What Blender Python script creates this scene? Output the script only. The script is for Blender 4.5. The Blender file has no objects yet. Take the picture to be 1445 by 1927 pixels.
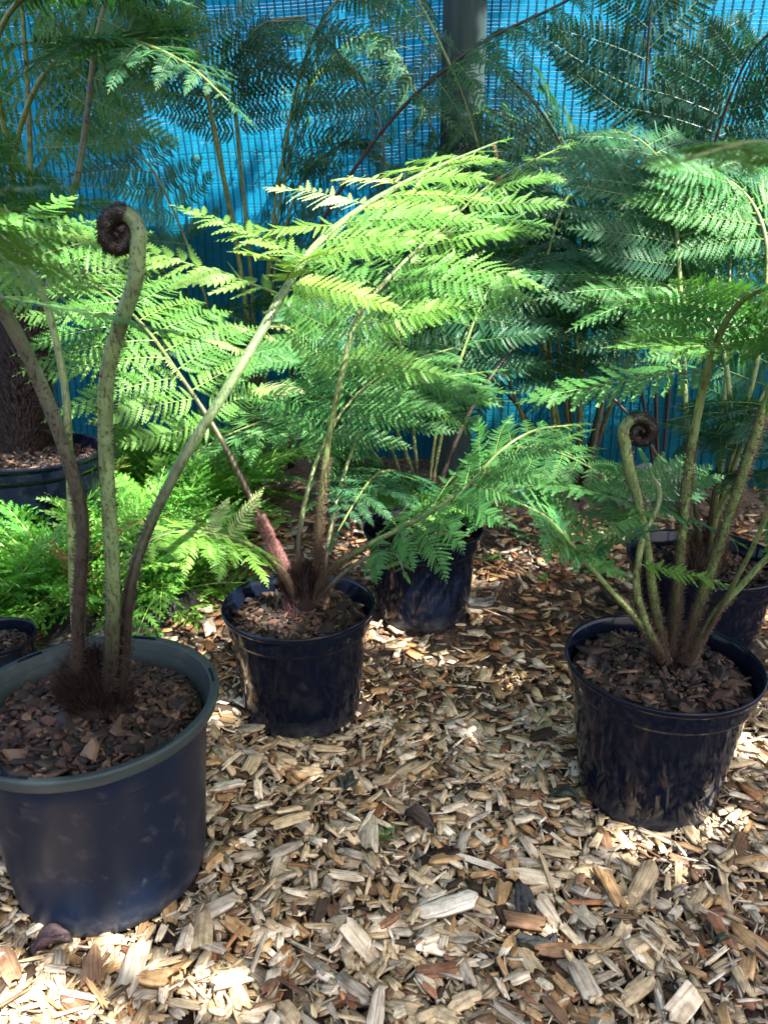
import bpy, math, random
import numpy as np
from mathutils import Vector, Matrix

rng = np.random.default_rng(11)
random.seed(11)
scene = bpy.context.scene
COL = scene.collection

# ------------------------------------------------------------------ camera, sky, sun, exposure
CAM_H, PITCH, FPX, CU, CV = 0.84, math.radians(20.0), 1447.0, 722.5, 963.5
cam_d = bpy.data.cameras.new('camera')
cam = bpy.data.objects.new('camera', cam_d); COL.objects.link(cam)
cam.location = (0, 0, CAM_H)
cam.rotation_euler = (math.radians(90) - PITCH, 0, 0)
cam_d.sensor_fit = 'VERTICAL'; cam_d.sensor_height = 36.0; cam_d.lens = 36.0 * FPX / 1927.0
cam_d.clip_start = 0.02; cam_d.clip_end = 400
cam_d.dof.use_dof = True; cam_d.dof.focus_distance = 1.22; cam_d.dof.aperture_fstop = 8.5
scene.camera = cam

SUN = Vector((0.37, -0.465, 0.80)).normalized()          # direction towards the sun
world = bpy.data.worlds.new('World'); scene.world = world; world.use_nodes = True
wn = world.node_tree.nodes; wl = world.node_tree.links
bg = wn['Background']; sky = wn.new('ShaderNodeTexSky')
sky.sky_type = 'NISHITA'; sky.sun_disc = False
sky.dust_density = 4.0; sky.ozone_density = 0.4; sky.air_density = 0.8
sky.sun_elevation = math.asin(SUN.z); sky.sun_rotation = math.atan2(SUN.x, SUN.y)
wl.new(sky.outputs[0], bg.inputs[0]); bg.inputs[1].default_value = 0.12
sun_d = bpy.data.lights.new('sun', 'SUN'); sun_d.energy = 5.0; sun_d.angle = math.radians(0.53); sun_d.color = (1.0, 0.95, 0.87)
sun = bpy.data.objects.new('sun', sun_d); COL.objects.link(sun)
sun.rotation_euler = SUN.to_track_quat('Z', 'Y').to_euler(); sun.location = (4, -5, 8)
scene.view_settings.view_transform = 'Standard'; scene.view_settings.look = 'None'
scene.view_settings.exposure = 2.35; scene.view_settings.gamma = 1.0
scene.view_settings.use_curve_mapping = False
cy = scene.cycles
cy.use_denoising = True
try: cy.denoiser = 'OPENIMAGEDENOISE'
except Exception: pass
cy.max_bounces = 8; cy.diffuse_bounces = 4; cy.glossy_bounces = 3; cy.transmission_bounces = 5; cy.transparent_max_bounces = 8
cy.caustics_reflective = False; cy.caustics_refractive = False; cy.sample_clamp_indirect = 6

# ------------------------------------------------------------------ helpers
FWD = Vector((0, math.cos(PITCH), -math.sin(PITCH))); UPV = Vector((0, math.sin(PITCH), math.cos(PITCH)))
def ray(u, v): return Vector(((u - CU) / FPX, 0, 0)) + UPV * (-(v - CV) / FPX) + FWD
def P(u, v, Y):
    d = ray(u, v); return Vector((0, 0, CAM_H)) + d * (Y / d.y)
def G(u, v, z=0.0):
    d = ray(u, v); return Vector((0, 0, CAM_H)) + d * ((z - CAM_H) / d.z)
def lin(r, g, b):
    f = lambda c: ((c / 255 + 0.055) / 1.055) ** 2.4 if c > 10 else c / 255 / 12.92
    return (f(r), f(g), f(b))

def mesh_of(name, V, F, mats=(), fmat=None, smooth=False, col=None, uv=None, fcol=None):
    m = bpy.data.meshes.new(name)
    m.from_pydata([tuple(map(float, v)) for v in V], [], [tuple(map(int, f)) for f in F])
    for mt in mats: m.materials.append(mt)
    if fmat is not None: m.polygons.foreach_set('material_index', np.asarray(fmat, dtype=np.int32))
    if smooth: m.polygons.foreach_set('use_smooth', np.ones(len(m.polygons), dtype=bool))
    if col is not None:
        a = m.attributes.new('tint', 'FLOAT_COLOR', 'POINT')
        c = np.ones((len(V), 4), dtype=np.float32); c[:, :3] = np.asarray(col); a.data.foreach_set('color', c.ravel())
    if uv is not None:
        l = m.uv_layers.new(name='UVMap'); vi = np.zeros(len(m.loops), dtype=np.int32); m.loops.foreach_get('vertex_index', vi)
        l.data.foreach_set('uv', np.asarray(uv, dtype=np.float32)[vi].ravel())
    m.update(); return m
def mesh_quads(name, V, F, mat, smooth=False, col=None, uv=None):   # fast path, all faces the same size
    V = np.asarray(V, dtype=np.float32); F = np.asarray(F, dtype=np.int32); k = F.shape[1]
    m = bpy.data.meshes.new(name)
    m.vertices.add(len(V)); m.vertices.foreach_set('co', V.ravel())
    m.loops.add(F.size); m.loops.foreach_set('vertex_index', F.ravel())
    m.polygons.add(len(F)); m.polygons.foreach_set('loop_start', np.arange(0, F.size, k, dtype=np.int32))
    m.update(calc_edges=True)
    m.materials.append(mat)
    if smooth: m.polygons.foreach_set('use_smooth', np.ones(len(F), dtype=bool))
    if col is not None:
        a = m.attributes.new('tint', 'FLOAT_COLOR', 'POINT')
        c = np.ones((len(V), 4), dtype=np.float32); c[:, :3] = col; a.data.foreach_set('color', c.ravel())
    if uv is not None:
        l = m.uv_layers.new(name='UVMap'); l.data.foreach_set('uv', np.asarray(uv, dtype=np.float32)[F.ravel()].ravel())
    m.validate(); return m
def link(name, data, parent=None, loc=(0, 0, 0), **props):
    o = bpy.data.objects.new(name, data); COL.objects.link(o); o.parent = parent; o.location = loc
    for k, v in props.items(): o[k] = v
    return o
def thing(name, loc, label, category, group=None):
    o = link(name, None, None, loc, label=label, category=category)
    o.empty_display_size = 0.05
    if group: o['group'] = group
    return o

class MB:                                             # small mesh collector
    def __init__(s): s.V, s.F, s.C, s.n = [], [], [], 0
    def add(s, V, F, col=None):
        V = np.asarray(V, dtype=float)
        s.V.append(V); s.F += [tuple(i + s.n for i in f) for f in F]
        if col is not None: s.C.append(np.broadcast_to(np.asarray(col, dtype=float), (len(V), 3)))
        s.n += len(V)
    def mesh(s, name, mat, smooth=True):
        return mesh_of(name, np.concatenate(s.V), s.F, [mat], smooth=smooth, col=np.concatenate(s.C) if s.C else None)

def catmull(pts, n):
    p = np.asarray(pts, dtype=float)
    p = np.vstack([2 * p[0] - p[1], p, 2 * p[-1] - p[-2]])
    seg = np.linalg.norm(np.diff(p, axis=0), axis=1) ** 0.5
    out = []; k = len(p) - 3
    t = np.concatenate([[0], np.cumsum(seg)])
    for i in range(1, k + 1):
        m = max(2, int(round(n / k)))
        for q in np.linspace(t[i], t[i + 1], m, endpoint=(i == k)):
            A = [((t[i + j] - q) * p[i + j - 1] + (q - t[i + j - 1]) * p[i + j]) / (t[i + j] - t[i + j - 1]) for j in range(0, 3)]
            B = [((t[i + 1 + j] - q) * A[j] + (q - t[i - 1 + j]) * A[j + 1]) / (t[i + 1 + j] - t[i - 1 + j]) for j in range(0, 2)]
            out.append(((t[i + 1] - q) * B[0] + (q - t[i]) * B[1]) / (t[i + 1] - t[i]))
    return np.array(out)
def frames(p):
    T = np.gradient(p, axis=0); T /= np.linalg.norm(T, axis=1)[:, None]
    ref = np.array([0.3, -0.9, 0.2]); N = []
    n = ref - T[0] * ref.dot(T[0]); n /= np.linalg.norm(n)
    for t in T:
        n = n - t * n.dot(t); n /= np.linalg.norm(n); N.append(n)
    N = np.array(N); return T, N, np.cross(T, N)
def tube(p, r, k=8, groove=0.0, fr=None):
    T, N, B = fr or frames(p); a = np.linspace(0, 2 * math.pi, k, endpoint=False)
    prof = 1 - groove * np.maximum(0, np.cos(a - 1.5)) ** 6
    V = (p[:, None] + (N[:, None] * np.cos(a)[None, :, None] + B[:, None] * np.sin(a)[None, :, None]) * (np.asarray(r)[:, None] * prof[None])[:, :, None]).reshape(-1, 3)
    n = len(p); F = [(i * k + j, i * k + (j + 1) % k, (i + 1) * k + (j + 1) % k, (i + 1) * k + j) for i in range(n - 1) for j in range(k)]
    F += [tuple(range(k))[::-1], tuple((n - 1) * k + j for j in range(k))]
    return V, F

# ------------------------------------------------------------------ materials
def mat_new(name):
    m = bpy.data.materials.new(name); m.use_nodes = True
    nt = m.node_tree; return m, nt, nt.nodes, nt.links, nt.nodes['Principled BSDF']
def noise(N, L, vec, scale, detail=4, rough=0.55, dist=0.0):
    n = N.new('ShaderNodeTexNoise'); n.inputs['Scale'].default_value = scale; n.inputs['Detail'].default_value = detail
    n.inputs['Roughness'].default_value = rough; n.inputs['Distortion'].default_value = dist
    if vec is not None: L.new(vec, n.inputs['Vector'])
    return n
def ramp(N, L, fac, stops):
    r = N.new('ShaderNodeValToRGB'); e = r.color_ramp.elements
    while len(e) < len(stops): e.new(0.5)
    for x, (pos, c) in zip(e, stops): x.position = pos; x.color = (*c, 1)
    L.new(fac, r.inputs[0]); return r
def mixc(N, L, mode, fac, a, b):
    m = N.new('ShaderNodeMix'); m.data_type = 'RGBA'; m.blend_type = mode
    for sock, v in ((m.inputs[0], fac), (m.inputs[6], a), (m.inputs[7], b)):
        if hasattr(v, 'is_output'): L.new(v, sock)
        elif isinstance(v, tuple): sock.default_value = (*v, 1)
        else: sock.default_value = v
    return m.outputs[2]
def bump(N, L, bsdf, h, strength, dist):
    b = N.new('ShaderNodeBump'); b.inputs['Strength'].default_value = strength; b.inputs['Distance'].default_value = dist
    L.new(h, b.inputs['Height']); L.new(b.outputs[0], bsdf.inputs['Normal'])

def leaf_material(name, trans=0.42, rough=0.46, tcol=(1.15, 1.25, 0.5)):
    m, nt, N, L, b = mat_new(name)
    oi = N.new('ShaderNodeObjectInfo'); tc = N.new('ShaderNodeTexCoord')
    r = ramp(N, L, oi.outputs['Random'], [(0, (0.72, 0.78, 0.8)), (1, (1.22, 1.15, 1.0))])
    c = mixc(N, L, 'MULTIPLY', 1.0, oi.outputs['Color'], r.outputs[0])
    n1 = noise(N, L, tc.outputs['Object'], 26, 3)
    r1 = ramp(N, L, n1.outputs[0], [(0.3, (0.7, 0.75, 0.7)), (0.7, (1.2, 1.15, 1.0))])
    c = mixc(N, L, 'MULTIPLY', 0.8, c, r1.outputs[0])
    geo = N.new('ShaderNodeNewGeometry')
    pale = mixc(N, L, 'MULTIPLY', 1.0, c, (1.35, 1.2, 1.5))
    c2 = mixc(N, L, 'MIX', geo.outputs['Backfacing'], c, pale)
    L.new(c2, b.inputs['Base Color']); b.inputs['Roughness'].default_value = rough; b.inputs['Specular IOR Level'].default_value = 0.36
    t = N.new('ShaderNodeBsdfTranslucent'); ct = mixc(N, L, 'MULTIPLY', 1.0, c, tcol); L.new(ct, t.inputs[0])
    mx = N.new('ShaderNodeMixShader'); mx.inputs[0].default_value = trans
    L.new(b.outputs[0], mx.inputs[1]); L.new(t.outputs[0], mx.inputs[2]); L.new(mx.outputs[0], N['Material Output'].inputs[0])
    return m
M_LEAF = leaf_material('fern_leaf')
M_LACE = leaf_material('young_fern_leaf', 0.45, 0.5)

def attr_material(name, rough=0.5, spec=0.4, nscale=160, amp=(0.6, 1.35), stretch=None, bumpd=0.0006):
    m, nt, N, L, b = mat_new(name)
    at = N.new('ShaderNodeAttribute'); at.attribute_name = 'tint'; tc = N.new('ShaderNodeTexCoord')
    n1 = noise(N, L, tc.outputs['Object'], nscale, 4)
    r = ramp(N, L, n1.outputs[0], [(0.32, (amp[0],) * 3), (0.68, (amp[1],) * 3)])
    c = mixc(N, L, 'MULTIPLY', 1.0, at.outputs['Color'], r.outputs[0])
    L.new(c, b.inputs['Base Color']); b.inputs['Roughness'].default_value = rough; b.inputs['Specular IOR Level'].default_value = spec
    if bumpd: bump(N, L, b, n1.outputs[0], 0.5, bumpd)
    return m
def stalk_material():
    m, nt, N, L, b = mat_new('frond_stalk')
    at = N.new('ShaderNodeAttribute'); at.attribute_name = 'tint'; tc = N.new('ShaderNodeTexCoord')
    n1 = noise(N, L, tc.outputs['Object'], 38, 6, .65); r = ramp(N, L, n1.outputs[0], [(0.3, (0.5, 0.44, 0.4)), (0.5, (.95, .95, .95)), (0.7, (1.3, 1.25, 1.15))])
    mp = N.new('ShaderNodeMapping'); mp.inputs['Scale'].default_value = (300, 300, 90); L.new(tc.outputs['Object'], mp.inputs[0])
    n2 = noise(N, L, mp.outputs[0], 1.0, 2, .5, .5); f = ramp(N, L, n2.outputs[0], [(0.54, (1, 1, 1)), (0.66, (0.28, 0.2, 0.16))])
    c = mixc(N, L, 'MULTIPLY', 1.0, at.outputs['Color'], r.outputs[0]); c = mixc(N, L, 'MULTIPLY', 0.85, c, f.outputs[0])
    L.new(c, b.inputs['Base Color']); b.inputs['Roughness'].default_value = .4; b.inputs['Specular IOR Level'].default_value = .4
    bump(N, L, b, n1.outputs[0], .3, .0008); return m
M_STEM = stalk_material()
M_COSTA = attr_material('pinna_midrib', 0.45, 0.4, 90, (0.8, 1.2), bumpd=0)
def plain(name, c, rough=0.6, spec=0.3, metal=0.0):
    m, nt, N, L, b = mat_new(name)
    tc = N.new('ShaderNodeTexCoord'); n1 = noise(N, L, tc.outputs['Object'], 60, 4)
    r = ramp(N, L, n1.outputs[0], [(0.3, tuple(x * 0.7 for x in c)), (0.7, tuple(min(1, x * 1.25) for x in c))])
    L.new(r.outputs[0], b.inputs['Base Color']); b.inputs['Roughness'].default_value = rough; b.inputs['Specular IOR Level'].default_value = spec
    return m
M_HAIR_DARK = plain('dark_stalk_scales', (0.02, 0.013, 0.011), 0.5, 0.35)
M_HAIR_RUST = plain('rusty_stalk_hairs', (0.055, 0.03, 0.017), 0.45, 0.4)
M_HAIR_PINK = plain('pink_crozier_hairs', (0.17, 0.075, 0.07), 0.45, 0.4)

def pot_material(name, base, rough, dust, dscale=9):
    m, nt, N, L, b = mat_new(name)
    tc = N.new('ShaderNodeTexCoord'); v = tc.outputs['Object']
    n1 = noise(N, L, v, dscale, 6, 0.7, 0.15); n2 = noise(N, L, v, 55, 5, 0.7)
    mp = N.new('ShaderNodeMapping'); mp.inputs['Scale'].default_value = (1, 1, 0.6); L.new(v, mp.inputs[0])
    n3 = noise(N, L, mp.outputs[0], 30, 3)
    f1 = ramp(N, L, n1.outputs[0], [(0.55, (0, 0, 0)), (0.63, (.7,) * 3), (0.8, (1, 1, 1))])
    f2 = ramp(N, L, n2.outputs[0], [(0.42, (0.15,) * 3), (0.72, (1, 1, 1))])
    f = mixc(N, L, 'MULTIPLY', 1.0, f1.outputs[0], f2.outputs[0])
    sx = N.new('ShaderNodeSeparateXYZ'); L.new(v, sx.inputs[0])
    mr = N.new('ShaderNodeMapRange'); mr.inputs[1].default_value = 0.0; mr.inputs[2].default_value = 0.05; mr.inputs[3].default_value = 0.9; mr.inputs[4].default_value = 0.0
    L.new(sx.outputs[2], mr.inputs[0])                                   # soil splashed round the foot
    ft = mixc(N, L, 'MULTIPLY', 1.0, f2.outputs[0], mr.outputs[0])
    ff = mixc(N, L, 'ADD', 1.0, mixc(N, L, 'MULTIPLY', 1.0, f, (dust,) * 3), mixc(N, L, 'MULTIPLY', 1.0, ft, (0.5,) * 3))
    c = mixc(N, L, 'MIX', ff, base, (0.16, 0.15, 0.14))
    L.new(c, b.inputs['Base Color'])
    rr = ramp(N, L, n3.outputs[0], [(0.2, (rough - 0.05,) * 3), (0.8, (rough + 0.07,) * 3)])
    r2 = mixc(N, L, 'ADD', 1.0, rr.outputs[0], mixc(N, L, 'MULTIPLY', 1.0, ff, (0.45,) * 3))
    L.new(r2, b.inputs['Roughness']); b.inputs['Specular IOR Level'].default_value = 0.19
    bump(N, L, b, n2.outputs[0], 0.12, 0.0008)
    return m
M_POT_MATT = pot_material('scuffed_pot_plastic', (0.0055, 0.011, 0.025), 0.34, 0.42, 30)
M_POT_GLOSS = pot_material('glossy_pot_plastic', (0.0035, 0.0058, 0.013), 0.08, 0.12, 34)
M_RIM = pot_material('faded_rim_plastic', (0.030, 0.043, 0.045), 0.38, 0.35, 18)

def wood_material(name, use_obj=False):
    m, nt, N, L, b = mat_new(name)
    tc = N.new('ShaderNodeTexCoord')
    if use_obj:
        oi = N.new('ShaderNodeObjectInfo'); base = oi.outputs['Color']
        ad = N.new('ShaderNodeVectorMath'); ad.operation = 'ADD'; cmb = N.new('ShaderNodeCombineXYZ')
        ml = N.new('ShaderNodeMath'); ml.operation = 'MULTIPLY'; ml.inputs[1].default_value = 9.0
        L.new(oi.outputs['Random'], ml.inputs[0]); L.new(ml.outputs[0], cmb.inputs[1]); L.new(tc.outputs['UV'], ad.inputs[0]); L.new(cmb.outputs[0], ad.inputs[1]); vec = ad.outputs[0]
    else:
        at = N.new('ShaderNodeAttribute'); at.attribute_name = 'tint'; base = at.outputs['Color']; vec = tc.outputs['UV']
    mp = N.new('ShaderNodeMapping'); mp.inputs['Scale'].default_value = (22, 420, 1); L.new(vec, mp.inputs[0])
    g = noise(N, L, mp.outputs[0], 1.0, 5, 0.6, 0.4)
    mp2 = N.new('ShaderNodeMapping'); mp2.inputs['Scale'].default_value = (55, 90, 1); L.new(vec, mp2.inputs[0])
    bl = noise(N, L, mp2.outputs[0], 1.0, 4, 0.6)
    r = ramp(N, L, g.outputs[0], [(0.28, (0.42, 0.36, 0.3)), (0.5, (0.95, 0.93, 0.9)), (0.72, (1.25, 1.24, 1.2))])
    c = mixc(N, L, 'MULTIPLY', 1.0, base, r.outputs[0])
    r2 = ramp(N, L, bl.outputs[0], [(0.34, (0.5, 0.42, 0.36)), (0.55, (1.05, 1.03, 1.0))])
    c = mixc(N, L, 'MULTIPLY', 0.85, c, r2.outputs[0])
    L.new(c, b.inputs['Base Color']); b.inputs['Roughness'].default_value = 0.72; b.inputs['Specular IOR Level'].default_value = 0.25
    bump(N, L, b, g.outputs[0], 0.55, 0.0012)
    return m
M_CHIP = wood_material('shredded_wood'); M_CHIP_OBJ = wood_material('split_wood_chip', True)
def bark_material(name, use_obj):
    m, nt, N, L, b = mat_new(name)
    tc = N.new('ShaderNodeTexCoord')
    if use_obj: oi = N.new('ShaderNodeObjectInfo'); base = oi.outputs['Color']
    else: at = N.new('ShaderNodeAttribute'); at.attribute_name = 'tint'; base = at.outputs['Color']
    n1 = noise(N, L, tc.outputs['Object'], 260, 4, 0.65)
    r = ramp(N, L, n1.outputs[0], [(0.3, (0.45, 0.42, 0.4)), (0.7, (1.4, 1.35, 1.3))])
    L.new(mixc(N, L, 'MULTIPLY', 1.0, base, r.outputs[0]), b.inputs['Base Color']); b.inputs['Roughness'].default_value = 0.6; b.inputs['Specular IOR Level'].default_value = 0.35
    bump(N, L, b, n1.outputs[0], 0.6, 0.0015); return m
M_BARK = bark_material('potting_bark', False); M_BARK_OBJ = bark_material('bark_flake', True)

def ground_material():
    m, nt, N, L, b = mat_new('mulch_soil')
    tc = N.new('ShaderNodeTexCoord'); v = tc.outputs['Object']
    n1 = noise(N, L, v, 2.2, 5, 0.6); n2 = noise(N, L, v, 70, 5, 0.7); n3 = noise(N, L, v, 16, 4)
    c = ramp(N, L, n2.outputs[0], [(0.3, (0.03, 0.021, 0.015)), (0.52, (0.12, 0.088, 0.062)), (0.75, (0.26, 0.2, 0.145))])
    d = ramp(N, L, n1.outputs[0], [(0.4, (0.8, 0.75, 0.75)), (0.62, (1.25, 1.15, 1.15))])
    L.new(mixc(N, L, 'MULTIPLY', 1.0, c.outputs[0], d.outputs[0]), b.inputs['Base Color']); b.inputs['Roughness'].default_value = 0.9
    mx = mixc(N, L, 'ADD', 1.0, n2.outputs[0], n3.outputs[0]); bump(N, L, b, mx, 0.8, 0.012); return m
M_GROUND = ground_material()

def cloth_material(name, c, trans):
    m, nt, N, L, b = mat_new(name)
    tc = N.new('ShaderNodeTexCoord'); mp = N.new('ShaderNodeMapping'); mp.inputs['Scale'].default_value = (1, 1, 1); L.new(tc.outputs['Object'], mp.inputs[0])
    n1 = noise(N, L, mp.outputs[0], 9, 5, 0.65)
    r = ramp(N, L, n1.outputs[0], [(0.3, tuple(x * 0.75 for x in c)), (0.7, tuple(min(1, x * 1.2) for x in c))])
    L.new(r.outputs[0], b.inputs['Base Color']); b.inputs['Roughness'].default_value = 0.6; b.inputs['Specular IOR Level'].default_value = 0.12
    t = N.new('ShaderNodeBsdfTranslucent'); L.new(r.outputs[0], t.inputs[0])
    mx = N.new('ShaderNodeMixShader'); mx.inputs[0].default_value = trans
    L.new(b.outputs[0], mx.inputs[1]); L.new(t.outputs[0], mx.inputs[2]); L.new(mx.outputs[0], N['Material Output'].inputs[0]); return m
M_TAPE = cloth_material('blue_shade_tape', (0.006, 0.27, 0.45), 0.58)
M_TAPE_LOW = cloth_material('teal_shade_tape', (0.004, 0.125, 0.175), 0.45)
M_CORD = cloth_material('dark_knit_cord', (0.005, 0.085, 0.14), 0.3)
def wood_post():
    m, nt, N, L, b = mat_new('weathered_post')
    tc = N.new('ShaderNodeTexCoord'); mp = N.new('ShaderNodeMapping'); mp.inputs['Scale'].default_value = (30, 30, 1.5); L.new(tc.outputs['Object'], mp.inputs[0])
    n1 = noise(N, L, mp.outputs[0], 1, 5, 0.6)
    r = ramp(N, L, n1.outputs[0], [(0.3, (0.006, 0.022, 0.022)), (0.7, (0.018, 0.045, 0.042))]); L.new(r.outputs[0], b.inputs['Base Color'])
    b.inputs['Roughness'].default_value = 0.85; bump(N, L, b, n1.outputs[0], 0.6, 0.004); return m
M_POST = wood_post()
M_TRUNK = plain('fibrous_trunk', (0.03, 0.017, 0.013), 0.85, 0.15)
M_STONE = plain('pale_stone', (0.36, 0.35, 0.36), 0.85, 0.2)
M_TRAY = pot_material('tray_plastic', (0.012, 0.013, 0.015), 0.4, 0.5)

# ------------------------------------------------------------------ ground
def grid_axis(lo, hi, near_lo, near_hi, step, n_far=12):
    a = -np.geomspace(near_lo - lo, 0.05, n_far) + near_lo if lo < near_lo else np.array([])
    b = np.arange(near_lo, near_hi, step); c = near_hi + np.geomspace(0.05, hi - near_hi, n_far)
    return np.concatenate([a, b, c])
def height(x, y):
    return (0.010 * np.sin(2.1 * x + 0.7) * np.cos(2.6 * y) + 0.006 * np.sin(5.3 * x - 2.2 * y) + 0.004 * np.cos(9 * x + 7 * y)
            + 0.05 * np.clip((y - 2.0) / 0.8, 0, 1) ** 2)
xs = grid_axis(-60, 60, -2, 2, 0.05); ys = grid_axis(-60, 90, 0.1, 3.4, 0.05)
X, Y = np.meshgrid(xs, ys); Z = height(X, Y) - 0.012
V = np.stack([X, Y, Z], -1).reshape(-1, 3); nx = len(xs)
i, j = np.meshgrid(np.arange(len(ys) - 1), np.arange(nx - 1), indexing='ij'); q = (i * nx + j).ravel()
F = np.stack([q, q + 1, q + nx + 1, q + nx], -1)
ground = link('ground', mesh_quads('ground', V, F, M_GROUND, True), kind='structure')

# ------------------------------------------------------------------ shade cloth fence
def fence_y(x): return 2.80 - 0.20 * x
def cloth_surface(x, z, off):
    bulge = 0.035 * np.sin(1.7 * x + 0.4) * np.sin(1.4 * z + 0.3) + 0.015 * np.sin(4.1 * x + 2.2 * z)
    warp = 0.05 * np.exp(-((x + 0.75) / 0.5) ** 2) * np.sin(2.3 * (z - 0.2)) + 0.012 * np.sin(3.2 * z + 2 * x)
    sag = 0.02 * np.sin(2.0 * x + 1) + 0.006 * np.sin(7 * x)
    return np.stack([x + warp * (1 if off == 0 else 0.6), fence_y(x) + bulge + off, z + sag * np.clip(z, 0, 1)], -1)
fence = thing('shade_cloth_fence', (0, fence_y(0), 0), 'bright blue knitted shade cloth fence stretched behind all the ferns', 'fence')
FO = np.array([0, fence_y(0), 0])
def cloth_layer(z0, z1, off, x0=-2.7, x1=2.5, pz=0.0098, px=0.0262, mat=None):
    rows = np.arange(z0, z1, pz); cx = np.arange(x0, x1, 0.04)
    Vs = []; Fs = []; n = 0
    for k, z in enumerate(rows):
        h = pz * rng.uniform(0.95, 1.01)
        tw = rng.normal(0, 0.0008)
        a = cloth_surface(cx, np.full_like(cx, z), off); b = cloth_surface(cx, np.full_like(cx, z + h), off); b[:, 1] += tw + 0.001
        m = len(cx); Vs.append(np.concatenate([a, b])); i = np.arange(m - 1); Fs.append(np.stack([i, i + 1, i + m + 1, i + m], -1) + n); n += 2 * m
    link('cloth_tape', mesh_quads('cloth_tape', np.concatenate(Vs) - FO, np.concatenate(Fs), mat or M_TAPE, True), fence, kind='stuff')
    Vs = []; Fs = []; n = 0; cz = np.arange(z0, z1 + 0.01, 0.03)
    for k, x in enumerate(np.arange(x0, x1, px)):
        w = 0.0046 * rng.uniform(0.85, 1.2); xx = x + rng.normal(0, 0.0012) + 0.0008 * np.sin(cz * 9 + k)
        a = cloth_surface(xx - w / 2, cz, off); b = cloth_surface(xx + w / 2, cz, off); mid = cloth_surface(xx, cz, off)
        a[:, 1] -= 0.002; b[:, 1] -= 0.002; mid[:, 1] -= 0.0048
        m = len(cz); Vs.append(np.concatenate([a, mid, b])); i = np.arange(m - 1)
        Fs += [np.stack([i, i + m, i + m + 1, i + 1], -1) + n, np.stack([i + m, i + 2 * m, i + 2 * m + 1, i + m + 1], -1) + n]; n += 3 * m
    link('cloth_cord', mesh_quads('cloth_cord', np.concatenate(Vs) - FO, np.concatenate(Fs), M_CORD, True), fence, kind='stuff')
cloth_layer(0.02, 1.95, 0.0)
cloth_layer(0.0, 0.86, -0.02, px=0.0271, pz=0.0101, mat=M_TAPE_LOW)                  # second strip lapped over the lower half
def post_mesh(r, h):
    zz = np.array([-0.2, 0, h * 0.5, h * 0.99, h]); p = np.stack([0.006 * np.sin(zz * 3), 0 * zz, zz], -1)
    V, F = tube(p, np.array([r, r, r * 0.96, r * 0.92, r * 0.7]), 18); return mesh_of('post', V, F, [M_POST], smooth=True)
for x in (0.24, -1.75, 2.2):
    link('post', post_mesh(0.07, 2.0), fence, Vector((x, fence_y(x) - 0.10, 0)) - Vector(FO))

# ------------------------------------------------------------------ sun flecks: where the photograph shows direct light
FLECKS = [(P(600, 420, 1.08), .18), (P(760, 380, 1.2), .18), (P(430, 380, 1.1), .15), (P(480, 640, 1.26), .18), (P(850, 300, 1.35), .12), (P(600, 660, 1.2), .13), (P(640, 560, 1.2), .12), (P(350, 700, 1.25), .10),
          (P(450, 930, 1.12), .10), (P(400, 1050, 1.05), .09), (P(350, 930, 1.85), .3), (P(200, 960, 1.8), .26), (P(60, 1000, 1.75), .2), (P(20, 600, 1.3), .08),
          (G(970, 990), .2), (G(1010, 1040), .06), (G(900, 1060), .05), (G(90, 1850), .06), (G(210, 1800), .035), (G(20, 1890), .06), (G(40, 1780), .04), (G(1180, 1640), .045), (G(1130, 1700), .03), (G(1240, 1600), .025), (G(1410, 1400), .05), (G(1380, 1560), .02),
          (P(470, 1080, 1.25), .05), (P(520, 1000, 1.2), .04), (G(340, 1180), .07), (G(1420, 1160), .05),
          (P(1230, 630, .9), .06), (P(1350, 700, 1.0), .05), (P(900, 880, 1.3), .05), (P(830, 930, 1.45), .06), (P(1000, 890, 1.4), .05), (P(520, 560, .87), .05),
          (P(1200, 120, 2.55), .42), (P(1400, 250, 2.5), .35), (P(1040, 110, 2.6), .2), (P(720, 250, 2.65), .1), (P(1100, 300, 2.5), .2), (P(560, 120, 2.75), .16), (P(330, 250, 2.85), .14),
          (P(640, 70, 2.7), .16), (P(420, 90, 2.8), .1), (P(650, 330, 2.7), .08), (P(1300, 500, 2.5), .16), (P(1180, 290, 1.85), .06), (P(1330, 270, 1.75), .05), (P(1250, 420, 1.6), .05), (P(1380, 500, 1.55), .05), (P(1050, 450, 2.0), .06), (P(1150, 520, 1.7), .05), (P(150, 110, 1.8), .06), (P(330, 110, 1.65), .05), (P(900, 640, 1.75), .06), (P(1000, 880, 1.5), .06), (P(850, 700, 1.6), .06), (P(740, 640, 1.4), .08), (P(300, 560, 1.4), .1), (P(1000, 480, 2.0), .07)]
frng = np.random.default_rng(5)
for k in range(70):
    FLECKS.append((P(frng.uniform(0, 1445), frng.uniform(250, 1150), frng.uniform(0.9, 2.3)), frng.uniform(0.012, 0.035)))
for k in range(9):
    FLECKS.append((G(frng.uniform(350, 1445), frng.uniform(1200, 1900)), frng.uniform(0.008, 0.02)))

def leaf_cards(C, size, aspect, r, tilt=0.6):
    n = len(C); d = r.normal(size=(n, 3)); d[:, 2] *= tilt; d /= np.linalg.norm(d, axis=1)[:, None]
    u = r.normal(size=(n, 3)); s = np.cross(d, u); s /= np.linalg.norm(s, axis=1)[:, None]
    l = (size * r.uniform(0.6, 1.3, n))[:, None]; w = l * aspect
    fold = np.cross(d, s) * l * 0.08
    V = np.stack([C - d * l * .5, C + s * w * .5 - d * l * .05 + fold, C + d * l * .5, C - s * w * .5 - d * l * .05 + fold], 1).reshape(-1, 3)
    k = np.arange(n) * 4; return V, np.stack([k, k + 1, k + 2, k + 3], -1)

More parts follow.
